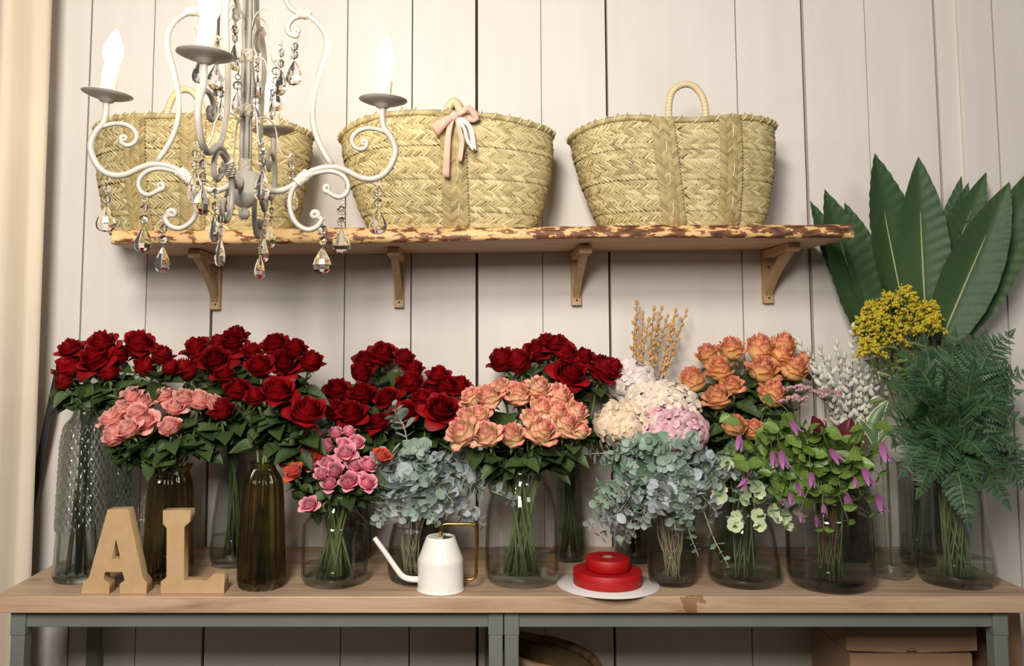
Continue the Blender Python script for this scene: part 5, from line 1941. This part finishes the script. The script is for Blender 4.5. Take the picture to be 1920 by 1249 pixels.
# ------------------------------------------------------------ watering can
M_white = pm('cream_enamel', sr(238, 232, 220), sr(242, 237, 226), rough=0.22)
M_brass = pm('brass', sr(196, 150, 72), sr(208, 164, 84), rough=0.22, metal=1.0)
M_mouth_shade = pm('can_mouth_shade', sr(60, 54, 50), rough=0.6)
c = T(826, 1118)
kc = mpp(c)
c.y += 44 * kc
c = P(826, 1095, c.y)
kc = mpp(c)
c.z = TZ
t = thing('watering_can', 'cream white watering can with brass handle at the table front', 'watering can', c)


def wz(py):
    return (P(826, py, c.y).z - P(826, 1111, c.y).z)


prof = [(45, 1111), (45.5, 1109), (44, 1107), (43, 1104), (43, 1058), (42.5, 1052), (41, 1049), (28, 1014), (26.5, 1011)]
pr = [(r * kc, max(0.0008, wz(y))) for r, y in prof]
ip = [(r - .0016, z) for r, z in reversed(pr)][:-3]
v, f = lathe([(0.001, .0008)] + pr + [(pr[-1][0] - .001, pr[-1][1] + .0006)] + ip, 64, False, False)
MB().add(v, f).obj('body', M_white, t)
# half lid
n = 26
zl = pr[-1][1] - .0012
r_ = pr[-1][0] - .0012
pts = [(r_ * math.cos(a), r_ * math.sin(a)) for a in [PI * .42 + PI * 1.12 * i / (n - 1) for i in range(n)]]
v = [(x, y, zl) for x, y in pts] + [(x, y, zl - .0014) for x, y in pts]
f = [tuple(range(n)), tuple(reversed(range(n, 2 * n)))] + [(i, (i + 1) % n, n + (i + 1) % n, n + i) for i in range(n)]
MB().add(v, f).obj('half_lid', M_white, t, smooth=False)
v, f = lathe([(.0005, zl - .0035), (r_ - .0002, zl - .0035)], 32, False, False)
MB().add(v, f).obj('mouth_shade', M_mouth_shade, t)  # dark disc just below the lid, shade of the can's opening as colour


def cp(px, py, dy=0):
    q = P(px, py, c.y)
    return Vector((q.x - c.x, dy, wz(py)))


sp = smooth_path([cp(788, 1092), cp(768, 1091), cp(754, 1085), cp(742, 1070), cp(724, 1044), cp(702, 1014)], 26)
v, f = tube(sp, [(6.0 - 1.2 * i / 25) * kc for i in range(26)], 12, cap=False)
vi, fi = tube(sp[-6:], 3.4 * kc, 12, cap=False)
MB().add(v, f).add(vi, [tuple(reversed(q)) for q in fi]).obj('spout', M_white, t)
hp = [cp(826, 1013), cp(826, 1000)]
for (cx_, cy_, a0, a1) in ((837, 999, PI, PI / 2), (882, 999, PI / 2, 0), (882, 1081, 0, -PI / 2)):
    for i in range(7):
        a = a0 + (a1 - a0) * i / 6
        hp.append(cp(cx_ + 11 * math.cos(a), cy_ - 11 * math.sin(a)))
hp.append(cp(868, 1092))
MB().add(*tube(hp, 3.1 * kc, 10)).obj('handle', M_brass, t)

# ------------------------------------------------------------ ribbon rolls
M_rib_red = pm('red_ribbon', sr(176, 2, 6), sr(160, 2, 5), scale=60, rough=0.55, stretch=(1, 1, 20))
M_board = pm('white_card', sr(216, 206, 200), sr(222, 213, 207), rough=0.7)
M_core = pm('card_core', sr(150, 110, 90), rough=0.8)
cr = T(1139, 1096)
kr = mpp(cr)
rd = MB()
v, f = lathe([(.001, 0), (95 * kr, 0), (95.4 * kr, .001), (95 * kr, .002), (.001, .002)], 72, False, False)
o = MB().add(v, f).obj('cardboard_disc', M_board)
o.location = cr + Vector((0, -.004, .0006))
tag(o, 'round white cardboard disc overhanging the table front under red ribbon', 'cardboard disc')
for (r_, h, z0, dx, lab) in ((64, .030, .0035, 0, 'larger red ribbon roll lying on the white cardboard disc'), (41.5, .026, .0345, 1, 'smaller red ribbon roll stacked on top of the larger one')):
    t = thing('ribbon_roll', lab, 'ribbon roll', cr + Vector((dx * kr, .0, z0)), 'stacked red ribbon rolls')
    R0 = r_ * kr
    prof = [(.012, .0)] + [(R0 - .0008, .0), (R0, .0008), (R0, h - .0008), (R0 - .0008, h)]
    m = 16
    for i in range(1, m):
        rr_ = R0 - .0008 - (R0 - .014) * i / m
        prof.append((rr_, h - (.0008 if i % 2 else 0)))
    prof.append((.012, h))
    v, f = lathe(prof, 72, False, False)
    MB().add(v, f).obj('wound_ribbon', M_rib_red, t)
    v, f = lathe([(.0001, h * .7), (.0105, h * .7), (.0105, h + .0005), (.0122, h + .0005), (.0122, 0), (.0001, 0)], 32, False, False)
    MB().add(v, f).obj('core', M_core, t)
